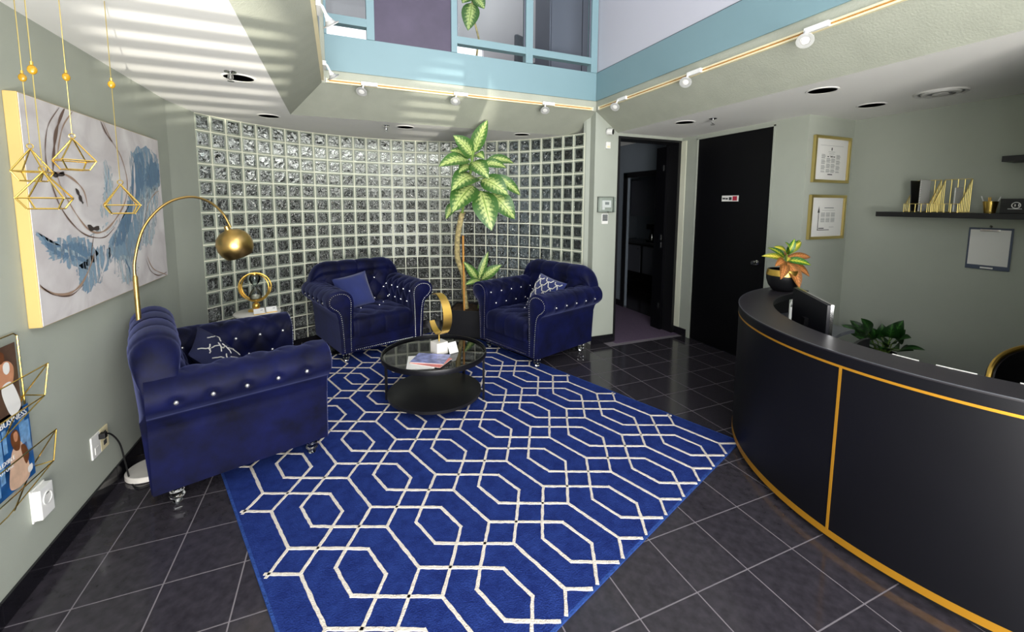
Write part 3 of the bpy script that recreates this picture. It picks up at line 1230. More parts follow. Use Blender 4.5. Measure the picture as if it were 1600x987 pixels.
def make_armchair(label):
    t = thing('armchair', label, 'armchair', group='tufted navy armchairs around the rug')
    fb = MB().box(-.44, .43, -.45, .45, .11, .27).build('frame', 'velvet', t, bevel=.012)
    MB().box(.43, .436, -.33, .33, .115, .16).build('front_rail', 'velvet', fb)
    nh = MB()
    for k in range(31):
        nh.ball((.439, -.32 + k * .0213, .135), .0062, 6, 4)
    tag(nh.build('nailhead_trim', 'nail_silver', fb), kind='stuff')
    sm, sb = seat_mesh()
    so = link('seat', sm, t)
    bm_, bb_ = back_mesh()
    bo = link('backrest', bm_, t)
    for p in sb:
        link('button', BUTTON, so, p)
    for p in bb_:
        link('button', BUTTON, bo, p)
    for sgn in (1, -1):
        am, ab = arm_mesh(sgn)
        ao = link('arm', am, t)
        for p in ab:
            link('button', BUTTON, ao, p)
        nh = MB()
        for p in nail_path(sgn):
            nh.ball(p, .0062, 6, 4)
        tag(nh.build('nailhead_trim', 'nail_silver', ao), kind='stuff')
    lm = leg_mesh()
    for x in (.34, -.36):
        for y in (.39, -.39):
            link('leg', lm, t, (x, y, 0))
    return t


ch1 = make_armchair('navy velvet tufted armchair along the wall with the painting, holding a streaked pillow')
ch2 = copy_tree(ch1)
ch2['label'] = 'navy velvet tufted armchair by the glass blocks holding a plain blue pillow'
ch3 = copy_tree(ch1)
ch3['label'] = 'navy velvet tufted armchair next to the doorway pier holding a lattice print pillow'
ch1.location, ch1.rotation_euler = (-.665, 3.19, .0115), (0, 0, radians(19.0))
ch2.location, ch2.rotation_euler = (.285, 5.02, .0115), (0, 0, radians(-71.5))
ch3.location, ch3.rotation_euler = (2.01, 4.18, .0115), (0, 0, radians(199.5))


def pillow_mesh(s, th, material):
    def top(u, v, sg):
        x, y = (u - .5) * 2, (v - .5) * 2
        e = max(0, (1 - abs(x) ** 2.6)) * max(0, (1 - abs(y) ** 2.6))
        pinch = 1 - .07 * (1 - abs(x) ** 2) * abs(y) ** 3
        pinch2 = 1 - .07 * (1 - abs(y) ** 2) * abs(x) ** 3
        return Vector((x * s / 2 * pinch2, y * s / 2 * pinch, sg * th / 2 * e ** .5 + .004 * sin(9 * x + 4 * y) * e))
    m = MB().grid(lambda u, v: top(u, v, 1), 18, 18).grid(lambda u, v: top(u, v, -1), 18, 18)
    return m, top


def pillow(name, label, loc, axes, s, th, material, deco=None):
    """axes: (ex, ey, ez) with ez the pillow's front normal"""
    o = thing(name, label, 'pillow', loc, group='pillows on the armchairs')
    M = basis((0, 0, 0), *axes)
    mb, top = pillow_mesh(s, th, material)
    mb.v = [tuple(M @ Vector(v)) for v in mb.v]
    mb.build('cover', material, o, smooth=True, sharp=80)
    if deco:
        dm = MB()
        for poly, w in deco:
            P = []
            for (u, v) in poly:
                P.append(M @ (top(u, v, 1) + Vector((0, 0, .002))))
            dm.tube(P, w, 5)
        dm.build('stitched_pattern', 'silver_thread', o)
    return o


def pil_axes(chair_deg, face_deg, lean, spin):
    """pillow leaning back by lean, facing face_deg, turned in its plane by spin"""
    f = radians(face_deg)
    n = Vector((cos(f) * cos(lean), sin(f) * cos(lean), sin(lean)))
    ex = Vector((-sin(f), cos(f), 0))
    ey = n.cross(ex)
    ex2 = ex * cos(spin) + ey * sin(spin)
    ey2 = -ex * sin(spin) + ey * cos(spin)
    return ex2, ey2, n


def chair_pt(ch, x, y, z):
    a = ch.rotation_euler[2]
    return (ch.location.x + x * cos(a) - y * sin(a), ch.location.y + x * sin(a) + y * cos(a), z)


pillow('throw_pillow', 'plain royal blue square pillow resting in the armchair by the glass blocks', chair_pt(ch2, -.085, -.13, .655),
       pil_axes(0, -71.5, radians(22), radians(9)), .40, .13, 'pillow_navy')
# quatrefoil lattice
deco = []
for k in range(-3, 4):
    for sg in (1, -1):
        pl_ = []
        for q in range(41):
            t = q / 40
            u = t
            v = .5 + sg * (t - .5) + k * .31 + .03 * sin(t * pi * 12.9)
            if .04 < v < .96 and .04 < u < .96:
                pl_.append((u, v))
        if len(pl_) > 3:
            deco.append((pl_, .006))
pillow('lattice_pillow', 'navy pillow with white lattice print in the armchair next to the doorway pier', chair_pt(ch3, -.085, .10, .655),
       pil_axes(0, 207, radians(24), radians(-12)), .40, .13, 'pillow_navy', deco)
rn = random.Random(11)
deco = []
for (u0, v0, ang) in ((.25, .85, -.9), (.3, .78, .3), (.45, .70, -.6), (.5, .62, .5), (.6, .55, -.4), (.62, .5, 1.0), (.75, .4, -.7), (.8, .3, -1.3), (.2, .6, -.8), (.35, .45, .4), (.55, .3, -.8), (.7, .8, -.5), (.85, .65, .2)):
    P = []
    for q in range(6):
        t = q / 5 - .5
        P.append((min(.95, max(.05, u0 + t * .22 * cos(ang) + .012 * rn.uniform(-1, 1))), min(.95, max(.05, v0 + t * .22 * sin(ang) + .012 * rn.uniform(-1, 1)))))
    deco.append((P, .004))
pillow('streaked_pillow', 'dark blue pillow with silver streaks in the armchair along the painting wall', chair_pt(ch1, -.085, .13, .615),
       pil_axes(0, -2, radians(38), radians(14)), .40, .12, 'pillow_dark', deco)

# ================================================================== COFFEE TABLE
ct = thing('coffee_table', 'round black coffee table with glass tray top and lower shelf on the rug', 'table', (.70, 3.365, .0145), radians(30))
TR, TZ = .43, .415
MB().lathe([(TR - .014, TZ - .028), (TR, TZ - .028), (TR + .003, TZ), (TR, TZ + .012), (TR - .012, TZ + .012), (TR - .014, TZ - .004), (TR - .014, TZ - .028)], 72, cap=False).build('rim', 'black_metal', ct, smooth=True)
MB().lathe([(TR - .013, TZ - .018), (TR - .013, TZ - .006)], 72).build('glass_top', 'table_glass', ct, smooth=True)
for wa in (158, -22, 98, 38):
    MB().box(TR - .030, TR - .012, -.011, .011, 0, TZ - .026, Matrix.Rotation(radians(wa - 30), 4, 'Z')).build('leg', 'black_metal', ct)
MB().lathe([(.372, .062), (.385, .065), (.387, .09), (.375, .093)], 72).build('shelf', 'black_paint', ct, smooth=True)
for wa in (158, -22, 98, 38):
    MB().box(.36, TR - .028, -.008, .008, .068, .082, Matrix.Rotation(radians(wa - 30), 4, 'Z')).build('shelf_bracket', 'black_metal', ct)
TTOP = .0145 + TZ - .006
# gold crescent on marble cube
sc = thing('crescent_sculpture', 'brushed gold open ring sculpture on a white marble cube on the coffee table', 'sculpture', (.735, 3.345, TTOP), radians(0))
MB().box(-.052, .052, -.052, .052, 0, .10, Matrix.Rotation(radians(20), 4, 'Z')).build('cube_base', 'marble', sc, bevel=.003)
MB().lathe([(.006, .098), (.006, .165)], 10).build('stem', 'gold', sc)
V, F = [], []
nn_, RR, BW = 60, .170, .030
RA = radians(-78)
for i in range(nn_ + 1):
    t = i / nn_
    a = radians(118 - 265 * t)
    w = BW * (.75 + .5 * sin(pi * t))
    for rr, sd in ((RR, -1), (RR, 1), (RR - .004, 1), (RR - .004, -1)):
        x, z = rr * cos(a), rr * sin(a)
        yv = sd * w
        V.append((x * cos(RA) - yv * sin(RA), x * sin(RA) + yv * cos(RA), z + .335))
for i in range(nn_):
    for q in range(4):
        F.append((i * 4 + q, i * 4 + (q + 1) % 4, i * 4 + 4 + (q + 1) % 4, i * 4 + 4 + q))
F += [(3, 2, 1, 0), (nn_ * 4, nn_ * 4 + 1, nn_ * 4 + 2, nn_ * 4 + 3)]
MB().add(V, F).build('ring_band', 'gold', sc, smooth=True)
cd = thing('folded_card', 'small white card leaning by the marble cube on the coffee table', 'card', (.848, 3.285, TTOP), radians(18))
Mc = Matrix.Rotation(radians(-28), 4, 'X')
MB().box(-.042, .042, -.0015, .0015, .002, .095, Mc).build('sheet', 'white_plastic', cd)
MB().box(-.03, .03, -.002, -.0016, .06, .063, Mc).box(-.03, .02, -.002, -.0016, .045, .047, Mc).build('print', 'grey_ink', cd)


def magazine(name, label, loc, rz, w, h, t, cover, extra=None, group='magazines on the coffee table'):
    o = thing(name, label, 'magazine', loc, rz, group)
    MB().box(-w / 2 + .002, w / 2 - .002, -h / 2 + .002, h / 2 - .002, 0, t * .8).build('pages', 'paper', o)
    MB().box(-w / 2, w / 2, -h / 2, h / 2, t * .8, t).build('cover', cover, o)
    if extra:
        extra(o, t)
    return o


magazine('magazine', 'white paged magazine lowest in the pile on the coffee table', (.555, 3.185, TTOP), radians(-12), .21, .28, .006, 'white_print')
magazine('magazine', 'coral red magazine in the middle of the pile on the coffee table', (.63, 3.165, TTOP + .006), radians(48), .20, .27, .006, 'magazine_pink')
magazine('magazine', 'violet photo magazine on top of the pile on the coffee table', (.635, 3.20, TTOP + .012), radians(60), .20, .27, .007, 'magazine_violet')

# ================================================================== ARC FLOOR LAMP
lb = (-1.125, 3.10)
sh = (-.685, 3.45)
lp = thing('arc_floor_lamp', 'brass arc floor lamp with dome shade and white marble foot behind the armchair', 'lamp', (lb[0], lb[1], 0))
MB().lathe([(.118, 0), (.125, .004), (.125, .028), (.118, .034)], 40).build('foot', 'marble', lp, smooth=True)
MB().lathe([(.0125, .033), (.0125, 1.22), (.009, 1.228)], 16).build('pole', 'brass', lp, smooth=True)
dv = Vector((sh[0] - lb[0], sh[1] - lb[1], 0))
Lh = dv.length
dv.normalize()
arcp = catmull([(0, 1.20, 0), (.005, 1.32, 0), (.06, 1.51, 0), (.17, 1.645, 0), (.30, 1.695, 0), (.41, 1.67, 0), (.495, 1.59, 0), (Lh - .02, 1.49, 0)], 8)
MB().tube([dv * p.x + Vector((0, 0, p.y)) for p in arcp], .0075, 10).build('arc_arm', 'brass', lp, smooth=True)
tilt = Matrix.Translation(dv * (Lh) + Vector((0, 0, 1.365))) @ Matrix.Rotation(radians(-20), 4, Vector((-dv.y, dv.x, 0)))
domep = [(.016, .142), (.018, .118), (.028, .108), (.06, .098), (.092, .07), (.109, .03), (.112, -.01), (.103, -.05), (.085, -.082), (.080, -.082), (.098, -.05), (.106, -.01), (.103, .028), (.088, .064), (.05, .09)]
MB().lathe(domep, 40, M=tilt, cap=False).build('shade', 'brass', lp, smooth=True)
MB().ball((0, 0, 0), .03, 12, 8).build('bulb', 'white_plastic', lp, smooth=True, loc=tilt @ Vector((0, 0, .0)))
crd = thing('power_cord', 'black power cord running from the wall outlet to the lamp foot', 'cord', (0, 0, 0))
MB().tube(catmull([(-1.262, 2.90, .37), (-1.235, 2.93, .36), (-1.225, 3.00, .26), (-1.215, 3.02, .12), (-1.20, 3.02, .012), (-1.13, 2.93, .006), (-1.06, 2.97, .006), (-1.03, 3.05, .006)], 8), .0045, 8).build('cable', 'cord_black', crd, smooth=True)
MB().box(-1.266, -1.238, 2.885, 2.915, .355, .385).build('plug', 'cord_black', crd, bevel=.003)

# ================================================================== SIDE TABLE AND HOURGLASS
sx, sy, sz = -.76, 4.60, .60
TABLE_Z = .0115
st = thing('side_table', 'small round white marble side table on a brass stem by the glass blocks', 'table', (sx, sy, .0115))
MB().lathe([(.192, sz - .022), (.2, sz - .018), (.2, sz - .004), (.195, sz)], 44).build('table_top', 'marble', st, smooth=True)
MB().lathe([(.012, .02), (.012, sz - .02)], 14).build('stem', 'brass', st, smooth=True)
MB().lathe([(.15, 0), (.15, .012), (.02, .022)], 36).build('foot', 'brass', st, smooth=True)
hg = thing('hourglass', 'gold armillary ring stand holding a glass hourglass with pale sand', 'hourglass', (sx - .01, sy + .01, sz + TABLE_Z), radians(-20))
MB().box(-.06, .06, -.035, .035, 0, .022).build('foot', 'gold', hg, bevel=.003)
MB().ball((0, 0, .055), .034, 14, 10).build('ball', 'gold', hg, smooth=True)
MB().lathe([(.006, .08), (.006, .115)], 10).build('stem', 'gold', hg)


def ring(r, rot, tz, w=.008):
    P = [rot @ Vector((r * cos(a), 0, r * sin(a))) + Vector((0, 0, tz)) for a in [2 * pi * k / 48 for k in range(48)]]
    return MB().tube(P, w, 8, closed=True)


ring(.128, Matrix.Rotation(0, 3, 'Z'), .243, .007).build('ring', 'gold', hg, smooth=True)
ring(.135, Matrix.Rotation(radians(24), 3, 'Z') @ Matrix.Rotation(radians(8), 3, 'Y'), .243, .006).build('ring', 'gold', hg, smooth=True)
P = [Vector((.143 * cos(a), .01 * sin(a), .143 * sin(a) + .243)) for a in [radians(170 + 190 * k / 24) for k in range(25)]]
MB().tube(P, .005, 8).build('cradle', 'gold', hg, smooth=True)
MB().lathe([(.02, .120), (.048, .128), (.055, .16), (.04, .20), (.008, .238), (.008, .248), (.038, .285), (.05, .318), (.042, .352), (.018, .364)], 24).build('glass_bulb', 'blown_glass', hg, smooth=True)
MB().lathe([(.035, .127), (.044, .134), (.046, .152), (.02, .166), (.003, .17)], 20).build('sand', 'sand', hg, smooth=True)
MB().lathe([(.024, .108), (.024, .121)], 16).lathe([(.024, .363), (.024, .374)], 16).build('cap', 'gold', hg)
for k, (dx, dy) in enumerate(((.035, -.125), (.13, -.075))):
    bc = thing('business_card_stand', ('white business cards propped beside the hourglass foot', 'white business cards propped at the edge of the marble side table')[k], 'cards', (sx + dx, sy + dy, sz + TABLE_Z), radians(18))
    Mr = Matrix.Rotation(radians(-22), 4, 'X')
    MB().box(-.045, .045, -.002, .002, .004, .055, Mr).build('cards', 'white_print', bc)
    MB().box(-.046, .046, -.012, .02, 0, .006).build('holder', 'gold', bc)
    MB().box(.012, .032, -.0026, -.002, .034, .04, Mr).build('print', 'grey_ink', bc)

# ================================================================== DIEFFENBACHIA IN BLACK PLANTER
pc = Vector((1.50, 5.02))
pl = thing('potted_dieffenbachia', 'tall variegated dieffenbachia leaning from a square black planter', 'plant', (pc.x, pc.y, .0115), radians(-28))
ps = .23
m = MB()
for x0, x1, y0, y1 in ((-ps, ps, -ps, -ps + .015), (-ps, ps, ps - .015, ps), (-ps, -ps + .015, -ps + .015, ps - .015), (ps - .015, ps, -ps + .015, ps - .015)):
    m.box(x0, x1, y0, y1, 0, .35)
m.box(-ps, ps, -ps, ps, 0, .02).build('planter', 'pot_black', pl)
MB().grid(lambda u, v: Vector(((u - .5) * .43, (v - .5) * .43, .325 + .012 * sin(u * 17) * cos(v * 13))), 16, 16).build('soil', 'soil', pl)
INV = (Matrix.Translation((pc.x, pc.y, 0)) @ Matrix.Rotation(radians(-28), 4, 'Z')).inverted()


def W(p):
    return INV @ Vector(p)


MB().tube([W((1.405, 4.93, .32)), W((1.33, 4.70, 1.28))], .012, 8).build('stake', 'wood_stake', pl, smooth=True)
tp = catmull([(1.46, 5.02, .31), (1.42, 4.98, .55), (1.385, 4.90, .78), (1.30, 4.82, .98), (1.265, 4.72, 1.18), (1.258, 4.62, 1.36), (1.275, 4.53, 1.55)], 9)
rad = [.031 + .007 * (abs(sin(k * 1.25)) - .5) for k in range(len(tp))]
MB().tube([W(p) for p in tp], rad, 10).build('trunk', 'trunk', pl, smooth=True)
sp = catmull([(1.275, 4.53, 1.55), (1.29, 4.48, 1.72), (1.33, 4.44, 1.9), (1.355, 4.42, 2.1), (1.37, 4.40, 2.22)], 6)
MB().tube([W(p) for p in sp], .014, 8).build('stem', 'stem_green', pl, smooth=True)


def fromY(px_, py_, Y):
    q = (_r2 * ((px_ - CXP) / FPX) + _d2 * ((py_ - CYP) / FPX) + _f)
    t = Y / q.y
    return Vector((0, 0, CAM_H)) + q * t


# (base px, tip px, half width, depth base, depth tip, arch)
DL = [((741, 240), (762, 189), .075, 4.42, 4.30, .03), ((738, 245), (708, 213), .085, 4.42, 4.34, .03),
      ((733, 252), (685, 262), .085, 4.42, 4.25, .05), ((736, 248), (703, 237), .06, 4.44, 4.46, .04),
      ((738, 255), (764, 281), .085, 4.40, 4.16, .05), ((744, 243), (757, 250), .05, 4.40, 4.26, .03),
      ((752, 258), (791, 264), .055, 4.44, 4.40, .05), ((760, 252), (803, 257), .055, 4.46, 4.50, .05),
      ((742, 278), (705, 300), .115, 4.42, 4.18, .07), ((740, 292), (706, 334), .125, 4.42, 4.20, .05),
      ((752, 282), (794, 307), .105, 4.42, 4.22, .06), ((768, 276), (813, 307), .065, 4.46, 4.42, .06),
      ((752, 300), (768, 362), .125, 4.40, 4.18, .06), ((766, 303), (804, 344), .105, 4.44, 4.30, .06),
      ((712, 318), (697, 344), .05, 4.50, 4.46, .03), ((738, 262), (716, 272), .07, 4.44, 4.30, .04)]
for bpx, tpx, w, y0, y1, ar in DL:
    B, T = fromY(*bpx, y0), fromY(*tpx, y1)
    lv = leaf(pl, W(B), W(T), w * 1.12, 'dieff_leaf', ar, INV.to_3x3() @ Vector((-.35, -.85, .5)), .18, 10)
    # petiole back to the stem
    k = min(sp, key=lambda q: (q - B).length + abs(q.z - B.z + .08))
    MB().tube([W(k), W((k + B) / 2 + Vector((0, 0, .01))), W(B)], .007, 6).build('petiole', 'stem_green', pl, smooth=True)
for bpx, tpx, w, y0, y1, ar in (((748, 438), (763, 394), .05, 4.85, 4.82, .02), ((746, 438), (724, 410), .055, 4.85, 4.75, .03), ((752, 438), (784, 415), .07, 4.85, 4.75, .03), ((750, 440), (727, 446), .05, 4.85, 4.72, .03), ((752, 440), (772, 420), .05, 4.9, 4.95, .03)):
    B, T = fromY(*bpx, y0), fromY(*tpx, y1)
    leaf(pl, W(B), W(T), w, 'dieff_leaf', ar, INV.to_3x3() @ Vector((-.35, -.85, .5)), .18, 9)
MB().tube([W((1.60, 4.97, .31)), W((1.605, 4.9, .5)), W(fromY(749, 438, 4.85))], .012, 8).build('stem', 'stem_green', pl, smooth=True)


def fromX(px_, py_, X):
    q = (_r2 * ((px_ - CXP) / FPX) + _d2 * ((py_ - CYP) / FPX) + _f)
    return Vector((0, 0, CAM_H)) + q * (X / q.x)


# ================================================================== RECEPTION DESK
DC = (3.478, 1.103)
RF = 1.298
dk = thing('reception_desk', 'curved black reception desk with gold inlay strips', 'desk', (DC[0], DC[1], 0))
A0, A1, AM = radians(86), radians(236), radians(177)
O = (0, 0)
MB().arc(O, 1.07, 1.262, 0, .034, A0, A1, 90).build('toe_kick', 'plain_black', dk)
MB().arc(O, 1.24, RF, .034, .069, A0, A1, 110).build('base_strip', 'gold_paint', dk, smooth=True)
MB().arc(O, 1.26, RF - .002, .069, .893, A0, AM - .0045, 60).build('front_panel', 'desk_black', dk, smooth=True)
MB().arc(O, 1.26, RF - .002, .069, .893, AM + .0045, A1, 60).build('front_panel', 'desk_black', dk, smooth=True)
MB().arc(O, 1.26, RF + .001, .069, .893, AM - .0045, AM + .0045, 2).build('vertical_strip', 'gold_paint', dk)
MB().arc(O, 1.24, RF + .001, .893, .905, A0, A1, 110).build('top_strip', 'gold_paint', dk, smooth=True)
MB().arc(O, 1.10, RF + .001, .905, .955, A0, A1, 110).build('fascia', 'desk_black', dk, smooth=True)
MB().arc(O, 1.086, RF + .002, .955, .964, A0, A1, 120).build('counter_top', 'desk_top', dk, smooth=True)
MB().arc(O, RF - .002, RF + .0035, .9615, .9650, A0, A1, 120).build('edge_highlight', 'counter', dk, smooth=True)  # paler strip standing in for the highlight along the top edge
MB().arc(O, 1.245, 1.262, .03, .905, A0, A1, 80).build('inner_panel', 'black_paint', dk, smooth=True)
MB().arc(O, .72, 1.244, .715, .74, A0, radians(214), 80).build('worktop', 'counter', dk)
for aa in (A0 + .05, A1 - .62):
    MB().arc(O, .60, .62, .0, .715, aa, aa + .55, 14).build('side_panel', 'black_paint', dk)
for a, b in ((181.5, 186.5), (189.5, 196), (202, 206)):
    MB().arc(O, 1.080, 1.0865, .955, .9665, radians(a), radians(b), 10).build('inner_edge_strip', 'white_print', dk)
# monitor
mo_ = thing('computer_monitor', 'black computer monitor with silver edge seen from behind inside the desk', 'monitor', (2.7155, 1.654, .74), math.atan2(1.862 - 1.446, 2.884 - 2.547))
MB().box(-.268, .268, -.018, .012, .075, .36).build('housing', 'monitor_back', mo_, bevel=.003)
MB().box(-.270, -.268, -.02, -.004, .073, .362).box(.268, .270, -.02, -.004, .073, .362).box(-.27, .27, -.02, -.004, .36, .363).build('bezel', 'chrome', mo_)
MB().box(-.262, .262, -.0195, -.018, .085, .352).build('screen', 'table_glass', mo_)
MB().box(-.025, .025, .012, .035, .008, .22).build('stand', 'black_metal', mo_)
MB().box(-.11, .11, -.07, .09, 0, .008).build('stand_foot', 'black_metal', mo_)
bx = thing('document_tray', 'pale grey upright document box inside the desk beside the monitor', 'box', (3.06, 1.93, .74), radians(30))
MB().box(-.09, .09, -.06, .06, 0, .004).box(-.09, .09, -.06, -.056, 0, .19).box(-.09, .09, .056, .06, 0, .22).box(-.09, -.086, -.056, .056, 0, .2).box(.086, .09, -.056, .056, 0, .2).build('box', 'desk_white', bx)
MB().box(-.08, .08, -.04, .04, .004, .21).build('papers', 'paper', bx)
kb = thing('white_keyboard', 'white keyboard lying on the inner worktop in front of the monitor', 'keyboard', (2.86, 1.42, .74), radians(51))
MB().box(-.2, .2, -.06, .06, 0, .014).build('body', 'white_plastic', kb, bevel=.003)
MB().box(-.19, .19, -.05, .05, .014, .017).build('keys', 'paper', kb)

# croton in black pot
pot = (3.352, 2.268)
cr = thing('potted_croton', 'croton with yellow green and orange leaves in a black pot on the desk', 'plant', (pot[0], pot[1], .964))
MB().lathe([(.055, 0), (.075, .006), (.105, .045), (.122, .10), (.12, .145), (.112, .178), (.104, .178), (.11, .145), (.11, .13)], 36).build('pot', 'pot_black', cr, smooth=True)
MB().lathe([(.1125, .178), (.121, .146), (.1225, .13), (.1235, .13), (.122, .147), (.1135, .178)], 36, cap=False).build('gold_band', 'gold', cr, smooth=True)
MB().lathe([(.108, .14), (.1, .146), (.01, .15)], 24).build('soil', 'soil', cr)
MB().tube([(0, 0, .14), (.005, 0, .22), (.012, -.005, .29)], .008, 8).build('stem', 'stem_green', cr)
CL = [((.02, 0, .30), (-.10, -.06, .41), .028, 'croton_green'), ((.02, 0, .30), (-.17, -.02, .37), .028, 'croton_yellow'), ((.02, 0, .30), (.06, -.03, .43), .028, 'croton_green'),
      ((.02, 0, .30), (.16, -.02, .40), .03, 'croton_yellow'), ((.02, 0, .29), (.22, .03, .41), .025, 'croton_green'), ((.02, 0, .27), (-.12, -.1, .26), .032, 'croton_yellow'),
      ((.03, 0, .27), (.26, -.04, .27), .034, 'croton_orange'), ((.02, 0, .25), (.13, -.13, .22), .036, 'croton_green'), ((.03, 0, .24), (.17, -.10, .12), .04, 'croton_orange'),
      ((0, -.02, .24), (-.04, -.16, .05), .052, 'croton_orange'), ((0, 0, .25), (-.20, -.06, .22), .036, 'croton_orange'), ((0, 0, .24), (-.18, -.10, .12), .04, 'croton_orange'),
      ((0, 0, .27), (-.02, .14, .34), .03, 'croton_green'), ((.02, 0, .27), (.12, .12, .30), .03, 'croton_orange'), ((0, 0, .26), (-.14, .10, .28), .03, 'croton_yellow')]
for B, T, w, mt in CL:
    leaf(cr, B, T, w, mt, .022, (-.3, -.75, .6), .2, 8)

# low cabinet and pothos against the right wall
lc = thing('low_cabinet', 'low black cabinet along the right wall behind the desk', 'cabinet', (4.44, 2.08, 0))
MB().box(-.20, .23, -.28, .28, .05, .24).box(-.18, .23, -.26, .26, 0, .05).build('body', 'black_paint', lc)
MB().box(-.215, .235, -.29, .29, .24, .26).build('cabinet_top', 'desk_black', lc)
dd = MB().box(-.214, -.20, -.26, .26, .07, .23).build('cabinet_door', 'desk_black', lc)
MB().box(-.224, -.214, -.04, .04, .19, .20).build('handle', 'gold', dd)
po = thing('potted_pothos', 'dark green pothos spreading from a pot on the low cabinet', 'plant', (4.40, 2.05, .26))
MB().lathe([(.06, 0), (.085, .01), (.1, .12), (.09, .12), (.088, .1)], 28).build('pot', 'pot_black', po, smooth=True)
MB().lathe([(.088, .095), (.01, .1)], 20).build('soil', 'soil', po)
rp = random.Random(5)
PT = [((1315, 507), .05), ((1328, 500), .045), ((1345, 497), .06), ((1338, 512), .055), ((1362, 512), .05), ((1378, 505), .05), ((1352, 535), .065), ((1370, 528), .06), ((1395, 505), .06), ((1412, 500), .055),
      ((1415, 515), .075), ((1392, 535), .065), ((1424, 528), .06), ((1405, 545), .07), ((1428, 548), .05), ((1446, 547), .035), ((1375, 545), .06), ((1335, 525), .05), ((1362, 550), .055)]
for (q, w) in PT:
    T = fromX(q[0], q[1], 4.15 + rp.uniform(0, .22)) - Vector((4.40, 2.05, .26))
    B0 = Vector((rp.uniform(-.05, .05), rp.uniform(-.05, .05), .10))
    B = B0 + (T - B0) * .5 + Vector((0, 0, .02))
    leaf(po, B, T, w, 'pothos_leaf', .02, (-.6, -.3, .7), .15, 8, wide_at=.35)
    MB().tube([B0, (B0 + B) / 2 + Vector((0, 0, .03)), B], .004, 6).build('vine', 'stem_green', po, smooth=True)

# desk chair with gold rim
dcx = thing('desk_chair', 'black round-backed desk chair with gold rim behind the desk', 'chair', (3.72, .86, 0), radians(180))
seatp = [(.02, .40), (.24, .41), (.27, .44), (.26, .48), (.2, .50), (.02, .505)]
MB().lathe(seatp, 32).build('seat', 'black_paint', dcx, smooth=True)
V, F = [], []
nb = 40
for i in range(nb + 1):
    a = radians(80 + 200 * i / nb)
    tt = sin(pi * i / nb)
    top = .60 + .23 * tt ** .6
    for r, z in ((.27, .46), (.285, top), (.325, top), (.31, .46)):
        V.append((r * cos(a), r * sin(a), z))
for i in range(nb):
    for q in range(4):
        F.append((i * 4 + q, i * 4 + (q + 1) % 4, i * 4 + 4 + (q + 1) % 4, i * 4 + 4 + q))
F += [(3, 2, 1, 0), (nb * 4, nb * 4 + 1, nb * 4 + 2, nb * 4 + 3)]
MB().add(V, F).build('backrest', 'black_paint', dcx, smooth=True)
P = []
for i in range(nb + 1):
    a = radians(80 + 200 * i / nb)
    tt = sin(pi * i / nb)
    P.append((.307 * cos(a), .307 * sin(a), .61 + .23 * tt ** .6))
MB().tube(P, .014, 8).build('rim', 'gold', dcx, smooth=True)
MB().lathe([(.025, .06), (.025, .41)], 14).build('column', 'gold', dcx, smooth=True)
for k in range(5):
    MB().box(0, .28, -.018, .018, .045, .07, Matrix.Rotation(2 * pi * k / 5, 4, 'Z')).ball((.27 * cos(2 * pi * k / 5), .27 * sin(2 * pi * k / 5), .025), .025, 10, 6).build('base_arm', 'gold', dcx)

# ================================================================== PAINTING
PX = WL + .048
pt_ = thing('abstract_painting', 'large abstract canvas in white, grey blue and brown loops on the left wall', 'painting', (WL + .001, 2.455, 1.105))


def canvas_mat():
    m = mat('canvas_paint', '#cfc9ca', 0.65)
    nt = m.node_tree
    b = nt.nodes['Principled BSDF']
    tc = nt.nodes.new('ShaderNodeTexCoord')
    n = nt.nodes.new('ShaderNodeTexNoise')
    n.inputs['Scale'].default_value = 2.6
    n.inputs['Detail'].default_value = 7
    n.inputs['Distortion'].default_value = 1.5
    nt.links.new(tc.outputs['Object'], n.inputs['Vector'])
    r = nt.nodes.new('ShaderNodeValToRGB')
    e = r.color_ramp.elements
    e[0].position, e[0].color = .34, rgb('#c3bcbd')
    e[1].position, e[1].color = .66, rgb('#e2dedd')
    nt.links.new(n.outputs['Fac'], r.inputs['Fac'])
    nt.links.new(r.outputs['Color'], b.inputs['Base Color'])


canvas_mat()


def wash_mat(name, c0, c1, cover, ang=0.3):
    m = mat(name, c0, 0.6)
    nt = m.node_tree
    b = nt.nodes['Principled BSDF']
    tc = nt.nodes.new('ShaderNodeTexCoord')
    mp = nt.nodes.new('ShaderNodeMapping')
    mp.inputs['Rotation'].default_value = (ang, 0, 0)
    mp.inputs['Scale'].default_value = (1, 16, 2.2)
    nt.links.new(tc.outputs['Object'], mp.inputs['Vector'])
    n = nt.nodes.new('ShaderNodeTexNoise')
    n.inputs['Scale'].default_value = 2.4
    n.inputs['Detail'].default_value = 8
    n.inputs['Roughness'].default_value = .65
    n.inputs['Distortion'].default_value = .5
    nt.links.new(mp.outputs['Vector'], n.inputs['Vector'])
    r = nt.nodes.new('ShaderNodeValToRGB')
    e = r.color_ramp.elements
    e[0].position, e[0].color = .3, rgb(c0)
    e[1].position, e[1].color = .72, rgb(c1)
    nt.links.new(n.outputs['Fac'], r.inputs['Fac'])
    nt.links.new(r.outputs['Color'], b.inputs['Base Color'])
    r2 = nt.nodes.new('ShaderNodeValToRGB')
    r2.color_ramp.elements[0].position = cover - .06
    r2.color_ramp.elements[1].position = cover + .06
    r2.color_ramp.elements[0].color = (1, 1, 1, 1)
    r2.color_ramp.elements[1].color = (0, 0, 0, 1)
    nt.links.new(n.outputs['Fac'], r2.inputs['Fac'])
    nt.links.new(r2.outputs['Color'], b.inputs['Alpha'])


